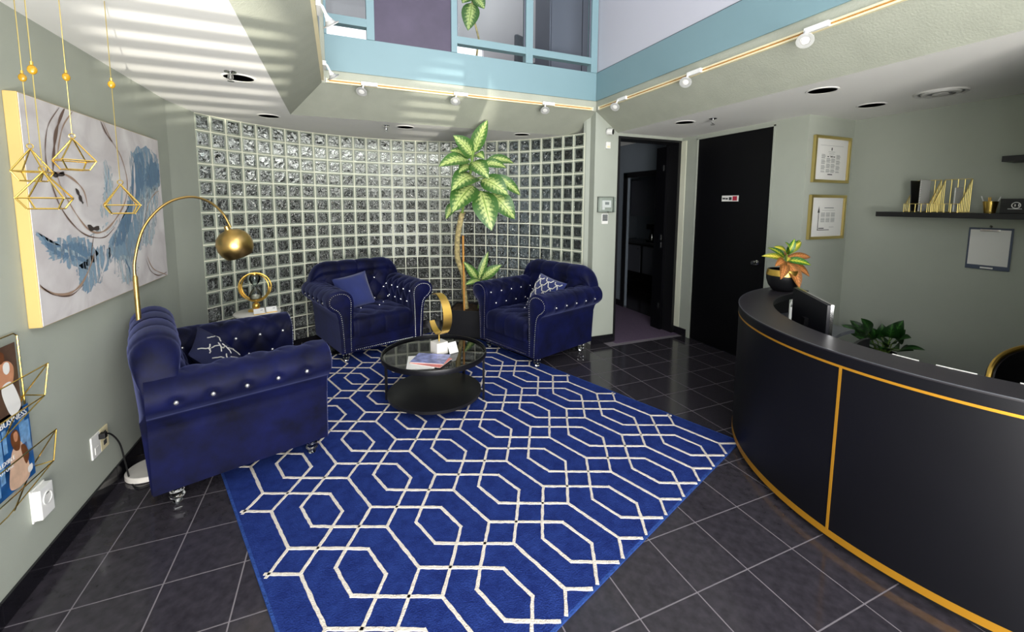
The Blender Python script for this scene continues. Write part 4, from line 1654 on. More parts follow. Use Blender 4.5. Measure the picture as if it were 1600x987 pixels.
wash_mat('wash_blue', '#6d8aa3', '#9fb4c2', .56)
wash_mat('wash_deep', '#546d8c', '#7192a8', .60)
wash_mat('wash_pale', '#9fb6c2', '#c9d3d8', .50)
mat('paint_umber', '#6a5348', 0.6)
mat('paint_tan', '#a58a76', 0.6)
mat('paint_dark', '#3a302e', 0.6)
mat('canvas_edge', '#bfa566', 0.6)
MB().box(0, .046, 0, 1.475, 0, 1.015).build('canvas_edge', 'canvas_edge', pt_, bevel=.004)
MB().box(.046, .048, .004, 1.471, .004, 1.011).build('canvas', 'canvas_paint', pt_)


def c2w(u, v):
    p = fromX(u / 2.467, 120 + v / 2.467, PX)
    return Vector((.048, p.y - 2.455, p.z - 1.105))


rpt = random.Random(21)


def blob(poly, material, off, name='paint_wash', jit=.012):
    P = [c2w(*p) for p in poly]
    C = catmull(P, 10, closed=True)
    out = []
    cen = sum(P, Vector()) / len(P)
    for p in C:
        d = (p - cen).normalized()
        q = p + d * rpt.gauss(0, jit)
        out.append((.048 + off, min(1.46, max(.01, q.y)), min(1.0, max(.01, q.z))))
    n = len(out)
    V = out + [(.048 + off, cen.y, cen.z)]
    F = [(i, (i + 1) % n, n) for i in range(n)]
    me = bpy.data.meshes.new(name)
    me.from_pydata(V, [], F)
    me.materials.append(MATS[material])
    link(name, me, pt_)


blob([(500, 300), (560, 270), (606, 320), (612, 420), (580, 440), (560, 560), (545, 660), (500, 710), (455, 700), (420, 690), (425, 620), (470, 560), (490, 480), (505, 390)], 'wash_blue', .0010)
blob([(515, 310), (548, 300), (556, 360), (548, 430), (515, 500), (500, 570), (470, 640), (430, 650), (455, 570), (490, 510), (505, 420)], 'wash_deep', .0016)
blob([(565, 340), (600, 330), (610, 400), (585, 420), (560, 410)], 'wash_deep', .0016)
blob([(135, 595), (200, 640), (270, 612), (340, 632), (375, 690), (330, 735), (270, 728), (205, 705), (170, 655)], 'wash_blue', .0010)
blob([(170, 640), (230, 650), (300, 640), (345, 665), (330, 710), (270, 705), (215, 690)], 'wash_deep', .0016)
blob([(300, 740), (345, 690), (400, 650), (430, 700), (400, 760), (350, 820), (312, 815)], 'wash_blue', .0010)
blob([(395, 330), (425, 350), (430, 470), (410, 540), (385, 520), (400, 420)], 'wash_pale', .0012)
blob([(455, 700), (510, 690), (530, 740), (500, 790), (460, 780)], 'wash_pale', .0012)
blob([(560, 440), (606, 430), (600, 560), (585, 640), (555, 640), (545, 560)], 'wash_pale', .0012)


def stroke(path, w, material, off=.0022, name='brush_line'):
    C = catmull([c2w(*p) for p in path], 8)
    V, F = [], []
    n = len(C)
    for i, p in enumerate(C):
        t = (C[min(i + 1, n - 1)] - C[max(i - 1, 0)]).normalized()
        nn = Vector((0, -t.z, t.y))
        ww = w * (.5 + .8 * abs(sin(i * .31))) * (.4 + .6 * sin(pi * min(1, max(.04, i / n))))
        for s_ in (-1, 1):
            q = p + nn * ww * s_
            V.append((.048 + off, min(1.468, max(.006, q.y)), min(1.008, max(.006, q.z))))
    for i in range(n - 1):
        F.append((2 * i, 2 * i + 1, 2 * i + 3, 2 * i + 2))
    me = bpy.data.meshes.new(name)
    me.from_pydata(V, [], F)
    me.materials.append(MATS[material])
    link(name, me, pt_)


stroke([(247, 118), (225, 170), (210, 230), (204, 300), (200, 370)], .010, 'paint_umber')
stroke([(225, 118), (185, 180), (172, 250), (175, 330), (195, 410), (230, 500), (280, 570), (335, 612), (400, 618), (440, 580)], .004, 'paint_umber')
stroke([(280, 128), (240, 190), (222, 270), (218, 330)], .004, 'paint_tan')
stroke([(395, 175), (425, 240), (465, 310), (488, 400), (480, 480), (445, 545), (405, 590), (365, 600), (330, 580), (285, 520), (240, 440), (215, 375)], .005, 'paint_tan')
stroke([(385, 170), (405, 215), (430, 250)], .006, 'paint_umber')
stroke([(190, 375), (230, 370), (280, 395), (320, 440), (335, 500)], .005, 'paint_tan')
stroke([(195, 368), (215, 378), (245, 372)], .012, 'paint_dark')
stroke([(288, 430), (300, 450), (308, 470), (318, 488)], .012, 'paint_dark')
stroke([(335, 572), (352, 585), (380, 582)], .014, 'paint_dark')
stroke([(360, 600), (350, 680), (355, 700)], .003, 'paint_umber')
stroke([(140, 800), (190, 830), (255, 838), (310, 800), (345, 730), (360, 680)], .006, 'paint_tan')
stroke([(135, 790), (200, 838), (270, 842), (320, 800)], .003, 'paint_umber')
stroke([(565, 690), (590, 740), (640, 762)], .004, 'paint_tan')
stroke([(560, 700), (580, 748), (610, 765), (640, 752)], .003, 'paint_umber')
stroke([(555, 560), (570, 490), (595, 450), (610, 440)], .004, 'paint_tan')
stroke([(430, 520), (455, 530), (440, 570), (400, 610)], .004, 'wash_pale')
for (x0_, y0_, x1_, y1_, w_, mt_) in ((470, 420, 430, 690, .010, 'wash_pale'), (515, 330, 505, 560, .012, 'canvas_paint'), (540, 430, 520, 700, .009, 'wash_pale'), (585, 300, 575, 470, .010, 'wash_deep'),
                                      (560, 470, 545, 720, .008, 'canvas_paint'), (600, 440, 560, 640, .006, 'wash_blue'), (445, 600, 440, 760, .012, 'wash_blue'), (415, 560, 330, 620, .008, 'wash_pale'),
                                      (210, 660, 330, 700, .010, 'wash_pale'), (160, 610, 230, 690, .006, 'wash_deep'), (345, 690, 310, 800, .010, 'wash_pale'), (405, 640, 380, 790, .010, 'canvas_paint'),
                                      (530, 300, 545, 340, .010, 'wash_blue'), (575, 280, 590, 330, .012, 'canvas_paint'), (480, 700, 500, 790, .006, 'wash_deep'), (420, 340, 415, 520, .006, 'wash_blue')):
    mx_, my_ = (x0_ + x1_) / 2 + rpt.uniform(-14, 14), (y0_ + y1_) / 2
    stroke([(x0_, y0_), ((x0_ + mx_) / 2, (y0_ + my_) / 2), (mx_, my_), (x1_, y1_)], w_, mt_, .0019)

# ================================================================== HANGING TERRARIUMS
PEND = [('P', (47, 232), -1.10, (37, 122), .066, 8), ('P', (67, 268), -.92, (48, 108), .082, 12), ('P', (113, 216), -.98, (103, 120), .075, 40), ('P', (188, 288), -.87, (176, 133), .083, 25)]
LBL = ['gold wire geometric pendant half hidden by the pendant hanging beside it', 'gold wire geometric pendant hanging lowest before the canvas edge', 'gold wire geometric pendant hanging highest in front of the painting',
       'gold wire geometric pendant hanging alone before the blue brushwork']
for k, (_, ap, X, bd, hwid, rot) in enumerate(PEND):
    A = fromX(*ap, X)
    o = thing('wire_pendant', LBL[k], 'pendant', (A.x, A.y, A.z - .125), radians(rot), 'gold wire pendants hung before the painting')
    z_m, z_b = .036, 0.0
    hwid *= .80
    q = hwid * 1.18
    mid = [Vector((q * cos(radians(45 + 90 * i)), q * sin(radians(45 + 90 * i)), z_m)) for i in range(4)]
    bot = [Vector((q * .66 * cos(radians(45 + 90 * i)), q * .66 * sin(radians(45 + 90 * i)), z_b)) for i in range(4)]
    apx = Vector((0, 0, .125))
    wf = MB()
    for i in range(4):
        wf.tube([apx, mid[i]], .0028, 6)
        wf.tube([mid[i], mid[(i + 1) % 4]], .0028, 6)
        wf.tube([mid[i], bot[i]], .0028, 6)
        wf.tube([bot[i], bot[(i + 1) % 4]], .0028, 6)
    wf.build('wire_frame', 'gold_wire', o, smooth=True)
    P = [apx + Vector((.009 * cos(a), 0, .009 + .009 * sin(a))) for a in [2 * pi * i / 16 for i in range(16)]]
    MB().tube(P, .002, 6, closed=True).build('loop', 'gold_wire', o, smooth=True)
    zb = fromX(*bd, X).z - (A.z - .125)
    MB().tube([apx + Vector((0, 0, .018)), Vector((0, 0, ZC - (A.z - .125)))], .0016, 6).build('hanging_cord', 'pale_gold', o)
    MB().ball((0, 0, zb), .0125, 12, 8, (1, .6, 1.25)).build('bead', 'amber_glass', o, smooth=True)
    MB().lathe([(.0045, zb + .015), (.0045, zb + .026)], 10).build('bead_cap', 'gold', o)

# ================================================================== MAGAZINE RACK ON THE LEFT WALL
mr = thing('magazine_rack', 'gold wire magazine rack on the left wall with two pockets', 'rack', (WL, 2.37, .45))
wr = MB()
XW = .008


def tier(zA, T, B, yl):
    A = Vector((XW, 0, zA))
    Al = Vector((XW, yl, zA))
    Tl = Vector((T.x, yl - .19, T.z))
    Bl = Vector((B.x, yl - .15, B.z))
    for a, b in ((A, T), (T, B), (A, B), (T, Tl), (B, Bl), (A, Al), (Al, Tl), (Tl, Bl), (Al, Bl)):
        wr.tube([a, b], .0028, 6)
    lo = Vector((XW, -.03, B.z - .03))
    wr.tube([B, Vector((.03, -.20, B.z - .10)), Vector((.03, yl + .20, B.z - .10)), Bl], .0024, 6)
    wr.tube([A, Vector((.05, -.20, B.z - .08))], .0028, 6)


def rel(p):
    return p - Vector((WL, 2.37, .45))


T1, B1 = rel(fromX(75, 567, WL + .09)), rel(fromX(70, 617, WL + .075))
T2, B2 = rel(fromX(88, 670, WL + .09)), rel(fromX(84, 719, WL + .075))
tier(.84 - .45, T1, B1, -.62)
tier(.84 - .45 - .325, T2, B2, -.62)
wr.tube([(XW, 0, .39), (XW, 0, .65), (XW, -.02, .665), (XW, -.60, .665), (XW, -.62, .65), (XW, -.62, .39)], .003, 6)
wr.tube([(XW, 0, .39), (XW, 0, .065)], .003, 6)
wr.tube([(XW, -.62, .39), (XW, -.62, .065)], .003, 6)
wr.build('wire_frame', 'gold_wire', mr, smooth=True)


def cover_mag(name, label, loc, w, h, cover):
    o = thing(name, label, 'magazine', loc, 0, 'magazines in the wall rack')
    MB().box(-.004, -.0005, -w / 2 + .002, w / 2 - .002, 0.002, h - .002).build('pages', 'paper', o)
    MB().box(-.0005, 0, -w / 2, w / 2, 0, h).build('cover', cover, o)
    return o


def flat(o, poly, mt, off, name):
    C = catmull([(off, y, z) for y, z in poly], 6, closed=True)
    me = bpy.data.meshes.new(name)
    me.from_pydata([tuple(p) for p in C], [], [tuple(range(len(C)))])
    me.materials.append(MATS[mt])
    link(name, me, o)


lo_ = cover_mag('magazine', 'blue business magazine with a smiling woman on its cover in the lower pocket', (WL + .032, 2.225, .50), .235, .315, 'magazine_blue')
w2 = .235 / 2
for yb, zb0, zb1, wb in ((-.10, .02, .26, .022), (-.06, .06, .26, .012), (.07, .16, .27, .016), (.098, .12, .25, .012), (-.03, .17, .265, .010)):
    MB().box(0, .0004, yb - wb, yb + wb, zb0, zb1).build('printed_tower', 'print_pale_blue', lo_)
flat(lo_, [(.0, .16), (.03, .18), (.055, .175), (.075, .12), (.085, .02), (.03, .0), (-.03, .02), (-.02, .10)], 'dress_print', .0006, 'printed_figure')
flat(lo_, [(.005, .235), (.03, .24), (.045, .22), (.05, .18), (.04, .15), (.015, .16), (.0, .20)], 'hair_print', .0008, 'printed_hair')
flat(lo_, [(.018, .228), (.034, .230), (.040, .212), (.034, .192), (.022, .192), (.016, .21)], 'skin_print', .0010, 'printed_face')
flat(lo_, [(.05, .16), (.075, .15), (.09, .10), (.07, .07), (.055, .11)], 'hair_print', .0009, 'printed_jacket')
flat(lo_, [(.075, .05), (.1, .055), (.1, .03), (.078, .025)], 'white_print', .0010, 'printed_mug')
TM = basis((0, 0, 0), (0, 1, 0), (0, 0, 1), (1, 0, 0))
text_mesh('OBUSINESS', .037, 'white_print', 'cover_title', lo_, Matrix.Translation((.001, .012, .285)) @ TM)
text_mesh('FLEXIBLE', .024, 'white_print', 'cover_line', lo_, Matrix.Translation((.0014, -.035, .135)) @ TM)
text_mesh('FUTURE', .024, 'white_print', 'cover_line', lo_, Matrix.Translation((.0014, -.043, .108)) @ TM)
up_ = cover_mag('magazine', 'brown toned magazine with a figure in white trousers in the upper pocket', (WL + .032, 2.19, .79), .235, .30, 'magazine_brown')
flat(up_, [(.01, .27), (.03, .285), (.05, .27), (.05, .245), (.03, .235), (.012, .248)], 'hair_print', .0009, 'printed_hair')
flat(up_, [(.0, .235), (.03, .24), (.07, .235), (.095, .20), (.08, .14), (.03, .13), (.005, .17)], 'skin_print', .0006, 'printed_figure')
flat(up_, [(-.06, .20), (-.02, .22), (.01, .18), (-.01, .12), (-.06, .11)], 'dress_print', .0006, 'printed_backdrop')
flat(up_, [(.02, .14), (.07, .15), (.10, .09), (.11, .03), (.06, .01), (.03, .07)], 'white_print', .0008, 'printed_trousers')
flat(up_, [(.04, .225), (.055, .235), (.072, .225), (.072, .195), (.055, .185), (.04, .2)], 'white_print', .0009, 'printed_badge')

# ================================================================== OUTLETS
ou = thing('wall_outlet', 'white power outlet with a black plug in it, paired with a beige plate', 'outlet', (WL, 2.905, .335))
MB().box(0, .008, -.085, 0, -.062, .062).build('plate', 'outlet_white', ou, bevel=.002)
MB().box(0, .008, .002, .085, -.062, .062).build('beige_plate', 'cream_plastic', ou, bevel=.002)
MB().box(.008, .010, -.06, -.025, -.045, -.008).build('socket', 'white_plastic', ou)
for zz in (.012, -.038):
    MB().box(.008, .010, .028, .058, zz, zz + .026).build('socket', 'dark_ink', ou)
o2 = thing('wall_outlet', 'white power outlet below the magazine rack with a white adapter', 'outlet', (WL, 2.39, .34))
MB().box(0, .006, -.045, .05, -.074, .074).build('plate', 'outlet_white', o2, bevel=.002)
MB().box(.006, .034, -.04, .045, -.068, .068).build('adapter', 'outlet_white', o2, bevel=.003)
MB().lathe([(.03, 0), (.03, .003), (.025, .003), (.024, .001)], 28, (.034, .003, .012), Matrix.Rotation(pi / 2, 4, 'Y')).build('socket', 'white_plastic', o2)
MB().box(.034, .036, -.008, .012, .030, .036).build('slot', 'dark_ink', o2)

# ================================================================== TRACK LIGHTS
def track(name, label, p0, p1, nrm):
    p0, p1, nrm = Vector(p0), Vector(p1), Vector(nrm)
    o = thing(name, label, 'light track', tuple(p0))
    d = p1 - p0
    L = d.length
    d.normalize()
    up = Vector((0, 0, 1))
    M = basis((0, 0, 0), d, up, d.cross(up))
    s_ = 1 if d.cross(up).dot(nrm) > 0 else -1
    MB().box(0, L, -.017, -.006, 0, s_ * .022, M).box(0, L, .006, .017, 0, s_ * .022, M).box(0, L, -.006, .006, 0, s_ * .008, M).build('rail', 'cream_plastic', o)
    MB().box(.02, L - .02, -.0055, .0055, s_ * .0081, s_ * .012, M).build('conductor_slot', 'wood_stake', o)
    MB().box(-.006, 0, -.019, .019, 0, s_ * .024, M).box(L, L + .006, -.019, .019, 0, s_ * .024, M).build('end_cap', 'white_plastic', o)
    return o


track('light_track', 'cream light track below the teal band over the glass block wall', (-.06, YP, 2.722), (2.66, YP, 2.722), (0, -1, 0))
track('light_track', 'cream light track along the left side of the atrium opening', (XA, YF + .1, 2.722), (XA, 4.04, 2.722), (1, 0, 0))
track('light_track', 'cream light track along the teal band on the reception side', (XP, 4.02, 2.722), (XP, YF + .1, 2.722), (-1, 0, 0))


def head(label, loc, along, out, aim, size=1.0):
    o = thing('track_spotlight', label, 'spotlight', loc, 0, 'white track spotlights')
    along, out, aim = Vector(along), Vector(out), Vector(aim).normalized()
    M = basis((0, 0, 0), along, Vector((0, 0, 1)), along.cross(Vector((0, 0, 1))))
    s_ = 1 if along.cross(Vector((0, 0, 1))).dot(out) > 0 else -1
    MB().box(-.07, .07, -.016, .016, s_ * .0235, s_ * .048, M).build('adapter', 'white_plastic', o, bevel=.002)
    j = out * .055 + Vector((0, 0, -.012)) - along * .05
    c_ = j + aim * .05 + Vector((0, 0, -.01))
    MB().tube([out * .04 - along * .05, j, c_], .008, 8).build('arm', 'white_plastic', o, smooth=True)
    q = aim.to_track_quat('Z', 'Y').to_matrix().to_4x4()
    Mh = Matrix.Translation(c_) @ q
    MB().lathe([(.010, -.02), (.013, -.005), (.02, .01), (.026, .025), (.026, .03)], 20, M=Mh).build('lamp_body', 'white_plastic', o, smooth=True)
    MB().lathe([(.012, .0), (.022, .012), (.030, .026), (.047, .030), (.047, .034), (.026, .034)], 24, M=Mh, cap=False).build('reflector', 'bulb_glass', o, smooth=True)
    MB().lathe([(.02, .030), (.02, .036), (.008, .038)], 18, M=Mh).build('lens', 'white_plastic', o, smooth=True)


for k, x in enumerate((.242, 1.087, 2.047)):
    head(('white track spotlight over the armchair by the glass blocks', 'white track spotlight at the middle of the back track', 'white track spotlight at the end of the back track by the pier')[k],
         (x + .05, YP, 2.722), (1, 0, 0), (0, -1, 0), (-.25, -.5, -.75))
for k, y in enumerate((3.648, 2.715, 1.78)):
    head(('white track spotlight beside the pier on the reception track', 'white track spotlight between the others on the reception track', 'white track spotlight with a wide glass reflector on the reception track')[k],
         (XP, y - .06, 2.722), (0, -1, 0), (-1, 0, 0), (-.55, -.35, -.65))
for k, y in enumerate((2.62, 3.66)):
    head(('white track spotlight in front of the upper window on the left track', 'white track spotlight at the corner of the left track')[k],
         (XA, y, 2.722), (0, 1, 0), (1, 0, 0), (.45, .35, -.7))

# ================================================================== CEILING FITTINGS
def can(label, x, y, r=.088):
    o = thing('recessed_downlight', label, 'downlight', (x, y, ZC - .006), 0, 'black recessed downlights')
    MB().lathe([(r, .0055), (r + .012, .0055), (r + .012, .001), (r, 0)], 36, cap=False).build('trim_ring', 'ceiling_white', o, smooth=True)
    MB().lathe([(.02, .0052), (r, .0040), (r + .001, .0055)], 36).build('black_baffle', 'flat_black', o, smooth=True)


can('black recessed downlight above the lamp beside a sprinkler', -.585, 3.353)
can('black recessed downlight between lamp and glass block wall', -.589, 4.683)
can('black recessed downlight above the armchair by the glass blocks', .70, 4.74)
can('black recessed downlight above the armchair next to the pier', 2.05, 4.66)
can('black recessed downlight before the open doorway', 3.252, 3.313)
can('black recessed downlight by the track over the desk', 3.256, 2.015)
can('black recessed downlight beside the round ceiling vent', 4.094, 2.137)
for k, (x, y) in enumerate(((-.608, 3.23), (.497, 4.734), (3.354, 3.06))):
    o = thing('fire_sprinkler', ('chrome fire sprinkler over the lamp', 'chrome fire sprinkler above the glass block wall', 'chrome fire sprinkler in front of the black door')[k], 'sprinkler', (x, y, ZC - .06), 0, 'ceiling sprinklers')
    MB().lathe([(.036, .0595), (.034, .055), (.012, .05)], 20).build('escutcheon', 'chrome', o, smooth=True)
    MB().lathe([(.008, .015), (.008, .055)], 10).tube([(-.012, 0, .04), (-.014, 0, .02), (0, 0, .006)], .003, 6).tube([(.012, 0, .04), (.014, 0, .02), (0, 0, .006)], .003, 6).build('body', 'chrome', o)
    MB().lathe([(.02, 0), (.02, .003)], 12).build('deflector', 'chrome', o)
o = thing('ceiling_vent', 'round white ceiling vent over the desk', 'vent', (4.09, 1.706, ZC - .016))
MB().lathe([(.13, .0155), (.15, .0155), (.145, .004), (.125, .008)], 40, cap=False).build('rim', 'vent_white', o, smooth=True)
MB().lathe([(.075, .010), (.11, .012), (.105, .002), (.08, .0)], 40, cap=False).build('cone', 'vent_white', o, smooth=True)
MB().lathe([(.01, .0145), (.127, .015)], 36).build('throat', 'grey_ink', o)
MB().lathe([(.045, .004), (.045, .0), (.01, -.002)], 24).build('damper', 'vent_white', o)

# ================================================================== PIER FITTINGS
sc_ = thing('security_camera', 'white and black security camera high on the pier', 'camera', (2.885, YP, 2.485))
MB().lathe([(.032, 0), (.032, .012), (.02, .02)], 20, M=Matrix.Rotation(pi / 2, 4, 'X')).build('mount', 'white_plastic', sc_, smooth=True)
Mc = Matrix.Translation((-.005, -.05, 0)) @ Vector((.55, -.75, -.1)).to_track_quat('Z', 'Y').to_matrix().to_4x4()
MB().lathe([(.02, -.035), (.033, -.03), (.036, 0), (.035, .03), (.03, .034)], 22, M=Mc).build('housing', 'white_plastic', sc_, smooth=True)
MB().lathe([(.031, .033), (.03, .038), (.014, .040)], 22, M=Mc).build('face', 'plain_black', sc_, smooth=True)
o = thing('motion_sensor', 'small white sensor box under the security camera', 'sensor', (2.884, YP, 2.30))
MB().box(-.03, .03, -.022, 0, 0, .075).build('case', 'white_plastic', o, bevel=.006)
MB().box(-.02, .02, -.0235, -.022, .01, .03).build('window', 'cream_plastic', o)
o = thing('thermostat', 'white thermostat in a clear lock cover on the pier', 'thermostat', (2.872, YP, 1.66))
cv = MB().box(-.11, .11, -.003, 0, -.088, .088)
cv.build('back_plate', 'sage_wall', o)
MB().box(-.11, .11, -.05, -.047, -.088, .088).box(-.11, -.107, -.047, -.003, -.088, .088).box(.107, .11, -.047, -.003, -.088, .088).box(-.107, .107, -.047, -.003, .085, .088).box(-.107, .107, -.047, -.003, -.088, -.085).build('clear_cover', 'clear_glass', o)
MB().box(-.055, .065, -.03, -.003, -.035, .05).box(-.055, -.02, -.03, -.003, -.06, -.035).build('thermostat_body', 'white_plastic', o, bevel=.003)
MB().box(-.02, .035, -.032, -.03, -.002, .03).build('display', 'grey_ink', o)
MB().lathe([(.009, 0), (.009, .012)], 12, (0, -.05, -.086), Matrix.Rotation(pi / 2, 4, 'X')).build('lock', 'chrome', o)
o = thing('access_keypad', 'small keypad with dark keys under the thermostat', 'keypad', (2.868, YP, 1.495))
MB().box(-.042, .042, -.014, 0, -.06, .06).build('case', 'white_plastic', o, bevel=.003)
MB().box(-.034, .034, -.016, -.014, -.025, .05).build('key_field', 'dark_ink', o)
for i in range(3):
    for j in range(4):
        MB().box(-.028 + i * .02, -.014 + i * .02, -.018, -.016, -.02 + j * .018, -.008 + j * .018).build('key', 'grey_ink', o)

# ================================================================== CERTIFICATES
def cert(label, z0, z1, x0, x1, design):
    o = thing('framed_certificate', label, 'frame', ((x0 + x1) / 2, 2.57, z0), 0, 'gold framed certificates')
    w, h = (x1 - x0) / 2, z1 - z0
    f = .026
    MB().box(-w, w, -.03, -.002, 0, f).box(-w, w, -.03, -.002, h - f, h).box(-w, -w + f, -.03, -.002, f, h - f).box(w - f, w, -.03, -.002, f, h - f).build('frame', 'pale_gold', o, bevel=.002)
    MB().box(-w + f, w - f, -.012, -.002, f, h - f).build('document', 'paper', o)
    g = MB()
    dk_ = MB()

    def line(x, z, l, t=.0035, tgt=g):
        tgt.box(x, x + l, -.0128, -.012, z, z + t)
    if design == 0:
        line(-.17, h * .80, .34, .002)
        dk_.box(-.007, .007, -.0128, -.012, h * .70, h * .76)
        for i in range(3):
            line(-.05 + i * .012, h * .665 - i * .018, .10 - i * .024, .003)
        for i, l in enumerate((.022, .036, .022)):
            dk_.box(-.06 + i * .045, -.06 + i * .045 + l, -.0128, -.012, h * .555, h * .575)
        for col, x in enumerate((-.145, -.07, .0, .075)):
            top_ = h * (.60 if col in (0, 3) else .52)
            z = top_
            k = 0
            while z > h * .22:
                if k % 6 != 5:
                    line(x, z, .055 + .006 * ((k * 7) % 3 - 1), .004)
                z -= .0085
                k += 1
        dk_.box(-.04, .03, -.0128, -.012, h * .17, h * .19)
    else:
        dk_.box(-.126, -.118, -.0128, -.012, h * .20, h * .60)
        dk_.prism([(-.138, h * .60), (-.106, h * .60), (-.122, h * .74)], .012, .0128, Matrix.Rotation(pi / 2, 4, 'X'))
        dk_.box(-.13, .05, -.0128, -.012, h * .20, h * .215)
        dk_.box(-.11, -.03, -.0128, -.012, h * .235, h * .255)
        line(-.04, h * .70, .14, .008)
        line(-.07, h * .65, .19, .002)
        for col, x in enumerate((-.085, -.01, .065)):
            z = h * .59
            k = 0
            while z > h * .36:
                if k % 6 != 5:
                    line(x, z, .058, .004)
                z -= .0085
                k += 1
        line(.05, h * .27, .07, .003)
    g.build('printed_text', 'grey_ink', o)
    dk_.build('printed_mark', 'dark_ink', o)


cert('upper gold framed certificate with four text columns on the corner wall', 1.878, 2.310, 4.073, 4.607, 0)
cert('lower gold framed certificate with an upright pictogram on the corner wall', 1.341, 1.762, 4.073, 4.601, 1)

# ================================================================== SHELF AND ITS CONTENTS
sf = thing('floating_shelf', 'long black floating shelf on the right wall above the clipboard', 'shelf', (XR, 0, 1.568))
MB().box(-.20, 0, .55, 2.235, 0, .042).build('board', 'black_paint', sf, bevel=.002)
sf2 = thing('floating_shelf', 'higher black floating shelf of which only the end shows', 'shelf', (XR, 0, 1.985))
MB().box(-.20, 0, .30, 1.49, 0, .042).build('board', 'black_paint', sf2, bevel=.002)
SZ = 1.61
for n, (y0, y1) in enumerate(((1.885, 2.04), (1.70, 1.86))):
    o = thing('file_holder', ('gold wire magazine file holding a spiral notebook', 'gold wire magazine file beside the pencil cup')[n], 'file holder', (XR - .10, (y0 + y1) / 2, SZ), 0, 'gold wire magazine files')
    hw2 = (y1 - y0) / 2
    w = MB()
    for sd in (-hw2, hw2):
        for i in range(8):
            x = -.09 + i * .0257
            zt = .07 + (.20) * max(0, (i - 1) / 6)
            w.tube([(x, sd, 0), (x, sd, zt)], .0026, 5)
        w.tube([(-.09, sd, .07), (-.065, sd, .07), (.09, sd, .27)], .0032, 5)
        w.tube([(-.09, sd, .003), (.09, sd, .003)], .0032, 5)
    for i in range(5):
        yy = -hw2 + 2 * hw2 * i / 4
        w.tube([(-.09, yy, 0), (-.09, yy, .07)], .0032, 5)
        w.tube([(.09, yy, 0), (.09, yy, .27)], .0032, 5)
        w.tube([(-.09, yy, .003), (.09, yy, .003)], .0026, 5)
    w.tube([(-.09, -hw2, .07), (-.09, hw2, .07)], .0028, 5).tube([(.09, -hw2, .27), (.09, hw2, .27)], .0028, 5)
    w.build('wire_frame', 'pale_gold', o, smooth=True)
nb_ = thing('spiral_notebook', 'white spiral notebook with black binding in the gold file', 'notebook', (XR - .10, 1.975, SZ + .008))
MB().box(-.07, .07, -.03, -.022, 0, .262).build('pages', 'paper', nb_)
MB().box(-.07, .07, -.022, -.018, 0, .264).build('back_cover', 'plain_black', nb_)
sp_ = MB()
for i in range(18):
    sp_.tube([(-.072 + .006 * cos(a), -.024 + .008 * sin(a), .012 + i * .0142) for a in [2 * pi * q / 10 for q in range(10)]], .0014, 5, closed=True)
sp_.build('spiral_binding', 'plain_black', nb_)
bf = thing('black_folder', 'black folder leaning beside the spiral notebook in the gold file', 'folder', (XR - .10, 2.0, SZ + .008))
MB().box(-.06, .07, .0, .006, 0, .26, Matrix.Rotation(radians(-4), 4, 'X')).build('cover', 'plain_black', bf)
MB().box(-.058, .068, .006, .009, 0.003, .257, Matrix.Rotation(radians(-4), 4, 'X')).build('sheets', 'grey_ink', bf)
pp = thing('loose_papers', 'white papers standing in the gold file beside the pencil cup', 'papers', (XR - .10, 1.74, SZ + .008))
MB().box(-.05, .07, -.004, .004, 0, .19).build('sheets', 'paper', pp)
cu = thing('pencil_cup', 'gold wire pencil cup with pens on the shelf', 'cup', (XR - .10, 1.553, SZ))
MB().lathe([(.030, 0), (.042, .09), (.040, .09), (.029, .004)], 24, cap=False).lathe([(.03, 0), (.03, .004)], 24).build('cup', 'gold_wire', cu, smooth=True)
for k, (dx, dy, tx, ty, l) in enumerate(((-.01, .02, -.01, .05, .13), (.0, -.02, .0, -.05, .125), (.01, .0, .02, .01, .12), (0, .01, .02, .02, .12))):
    MB().tube([(dx * .5, dy * .5, .006), (tx, ty, l)], .004, 6).build('pen', ('white_plastic', 'white_plastic', 'gold', 'gold')[k], cu)
lb_ = thing('logo_box', 'black box with a round white emblem on the shelf', 'box', (XR - .10, 1.39, SZ))
MB().box(-.07, .07, -.09, .09, 0, .108).build('box', 'plain_black', lb_, bevel=.003)
ring_ = MB()
for i in range(24):
    a0_, a1_ = 2 * pi * i / 24, 2 * pi * (i + 1) / 24
    ring_.add([(-.0706, .01 + r * cos(a), .06 + r * sin(a)) for a in (a0_, a1_) for r in (.019, .024)], [(0, 1, 3, 2)])
ring_.box(-.0708, -.0702, -.02, .05, .032, .036).box(-.0708, -.0702, -.005, .0, .052, .07).box(-.0708, -.0702, .012, .018, .052, .068).build('emblem', 'white_print', lb_)
cb = thing('clipboard', 'navy clipboard with blank white paper hung on the right wall', 'clipboard', (XR, 1.565, 1.18))
MB().box(-.012, -.004, -.122, .122, -.012, .315).build('board', 'clip_navy', cb, bevel=.003)
MB().box(-.014, -.012, -.11, .11, .022, .30).build('paper', 'paper', cb)
MB().box(-.022, -.013, -.055, .055, .288, .305).build('clip', 'chrome', cb, bevel=.002)
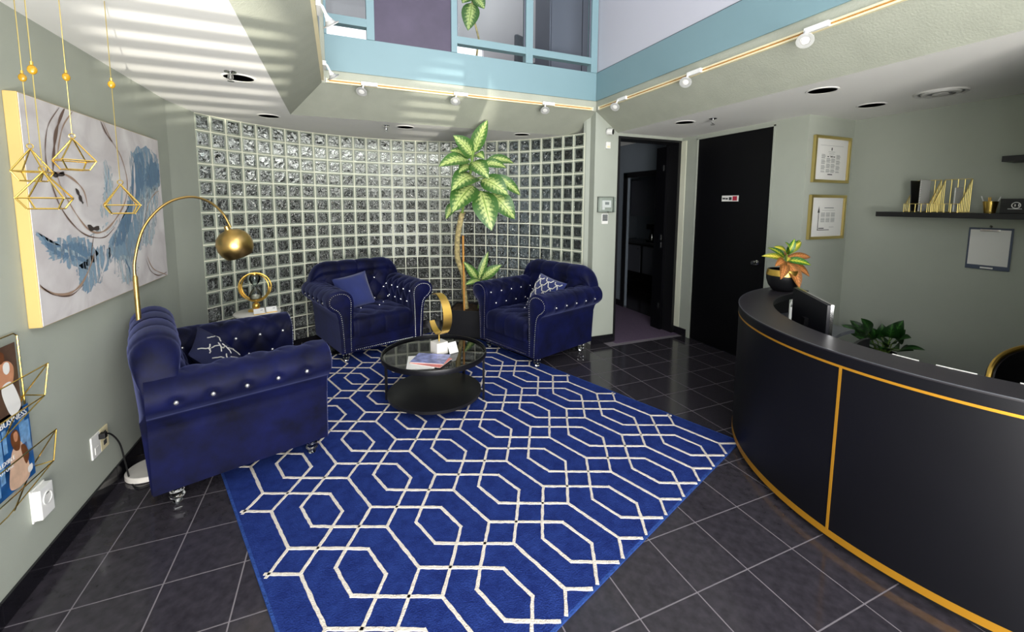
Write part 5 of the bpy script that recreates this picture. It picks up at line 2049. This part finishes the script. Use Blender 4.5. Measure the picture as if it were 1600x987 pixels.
MB().ball((-.012, 0, .325), .010, 10, 6).build('hook', 'chrome', cb)
MB().box(-.0145, -.012, -.035, .035, -.004, .008).build('name_tab', 'white_plastic', cb)

# ================================================================== UPSTAIRS THINGS SEEN THROUGH THE WINDOWS
o = thing('tall_cabinet', 'tall slate grey cabinet behind the upper window nearest the corner', 'cabinet', (2.78, 4.85, 3.0))
MB().box(-.38, .5, -.2, .2, 0, 2.2).build('body', 'panel_slate', o, bevel=.004)
MB().box(-.36, .06, -.212, -.2, .05, 2.15).box(.07, .48, -.212, -.2, .05, 2.15).build('door', 'panel_slate', o)
c0 = fromY(834, 52, 5.34)
o = thing('office_chair', 'grey office chair behind the upper windows', 'chair', (c0.x, 5.34, 3.0), radians(25))
zt = c0.z - 3.0
MB().box(-.2, .2, -.2, .2, .42, .50).build('seat', 'chair_grey', o, bevel=.03)
MB().box(-.15, .15, .17, .23, max(.5, zt - .42), zt).build('backrest', 'chair_grey', o, bevel=.025)
MB().box(-.03, .03, .18, .22, .42, max(.52, zt - .4)).build('back_post', 'chair_grey', o)
MB().lathe([(.03, .06), (.03, .42)], 12).build('column', 'chair_grey', o)
MB().lathe([(.22, 0), (.22, .03), (.05, .07)], 20).build('base', 'chair_grey', o)
o = thing('upstairs_plant', 'hanging green and yellow leaves behind the upper window', 'plant', (1.5, 4.75, 3.0))
MB().lathe([(.11, 0), (.15, .25), (.14, .25), (.13, .2)], 24).build('pot', 'chair_grey', o, smooth=True)


def WU(p):
    return Vector(p) - Vector((1.5, 4.75, 3.0))


MB().tube([Vector((0, 0, .2)), WU(fromY(748, 60, 4.7)), WU(fromY(738, 20, 4.65)), WU(fromY(738, -25, 4.65))], .012, 8).build('stem', 'trunk', o, smooth=True)
for bpx, tpx, w in (((738, 4), (731, 48), .10), ((740, -5), (757, 14), .08), ((738, -10), (722, 5), .08), ((739, -20), (765, -18), .08)):
    leaf(o, WU(fromY(*bpx, 4.65)), WU(fromY(*tpx, 4.6)), w, 'dieff_leaf', .02, (-.2, -.9, .3), .15, 8)
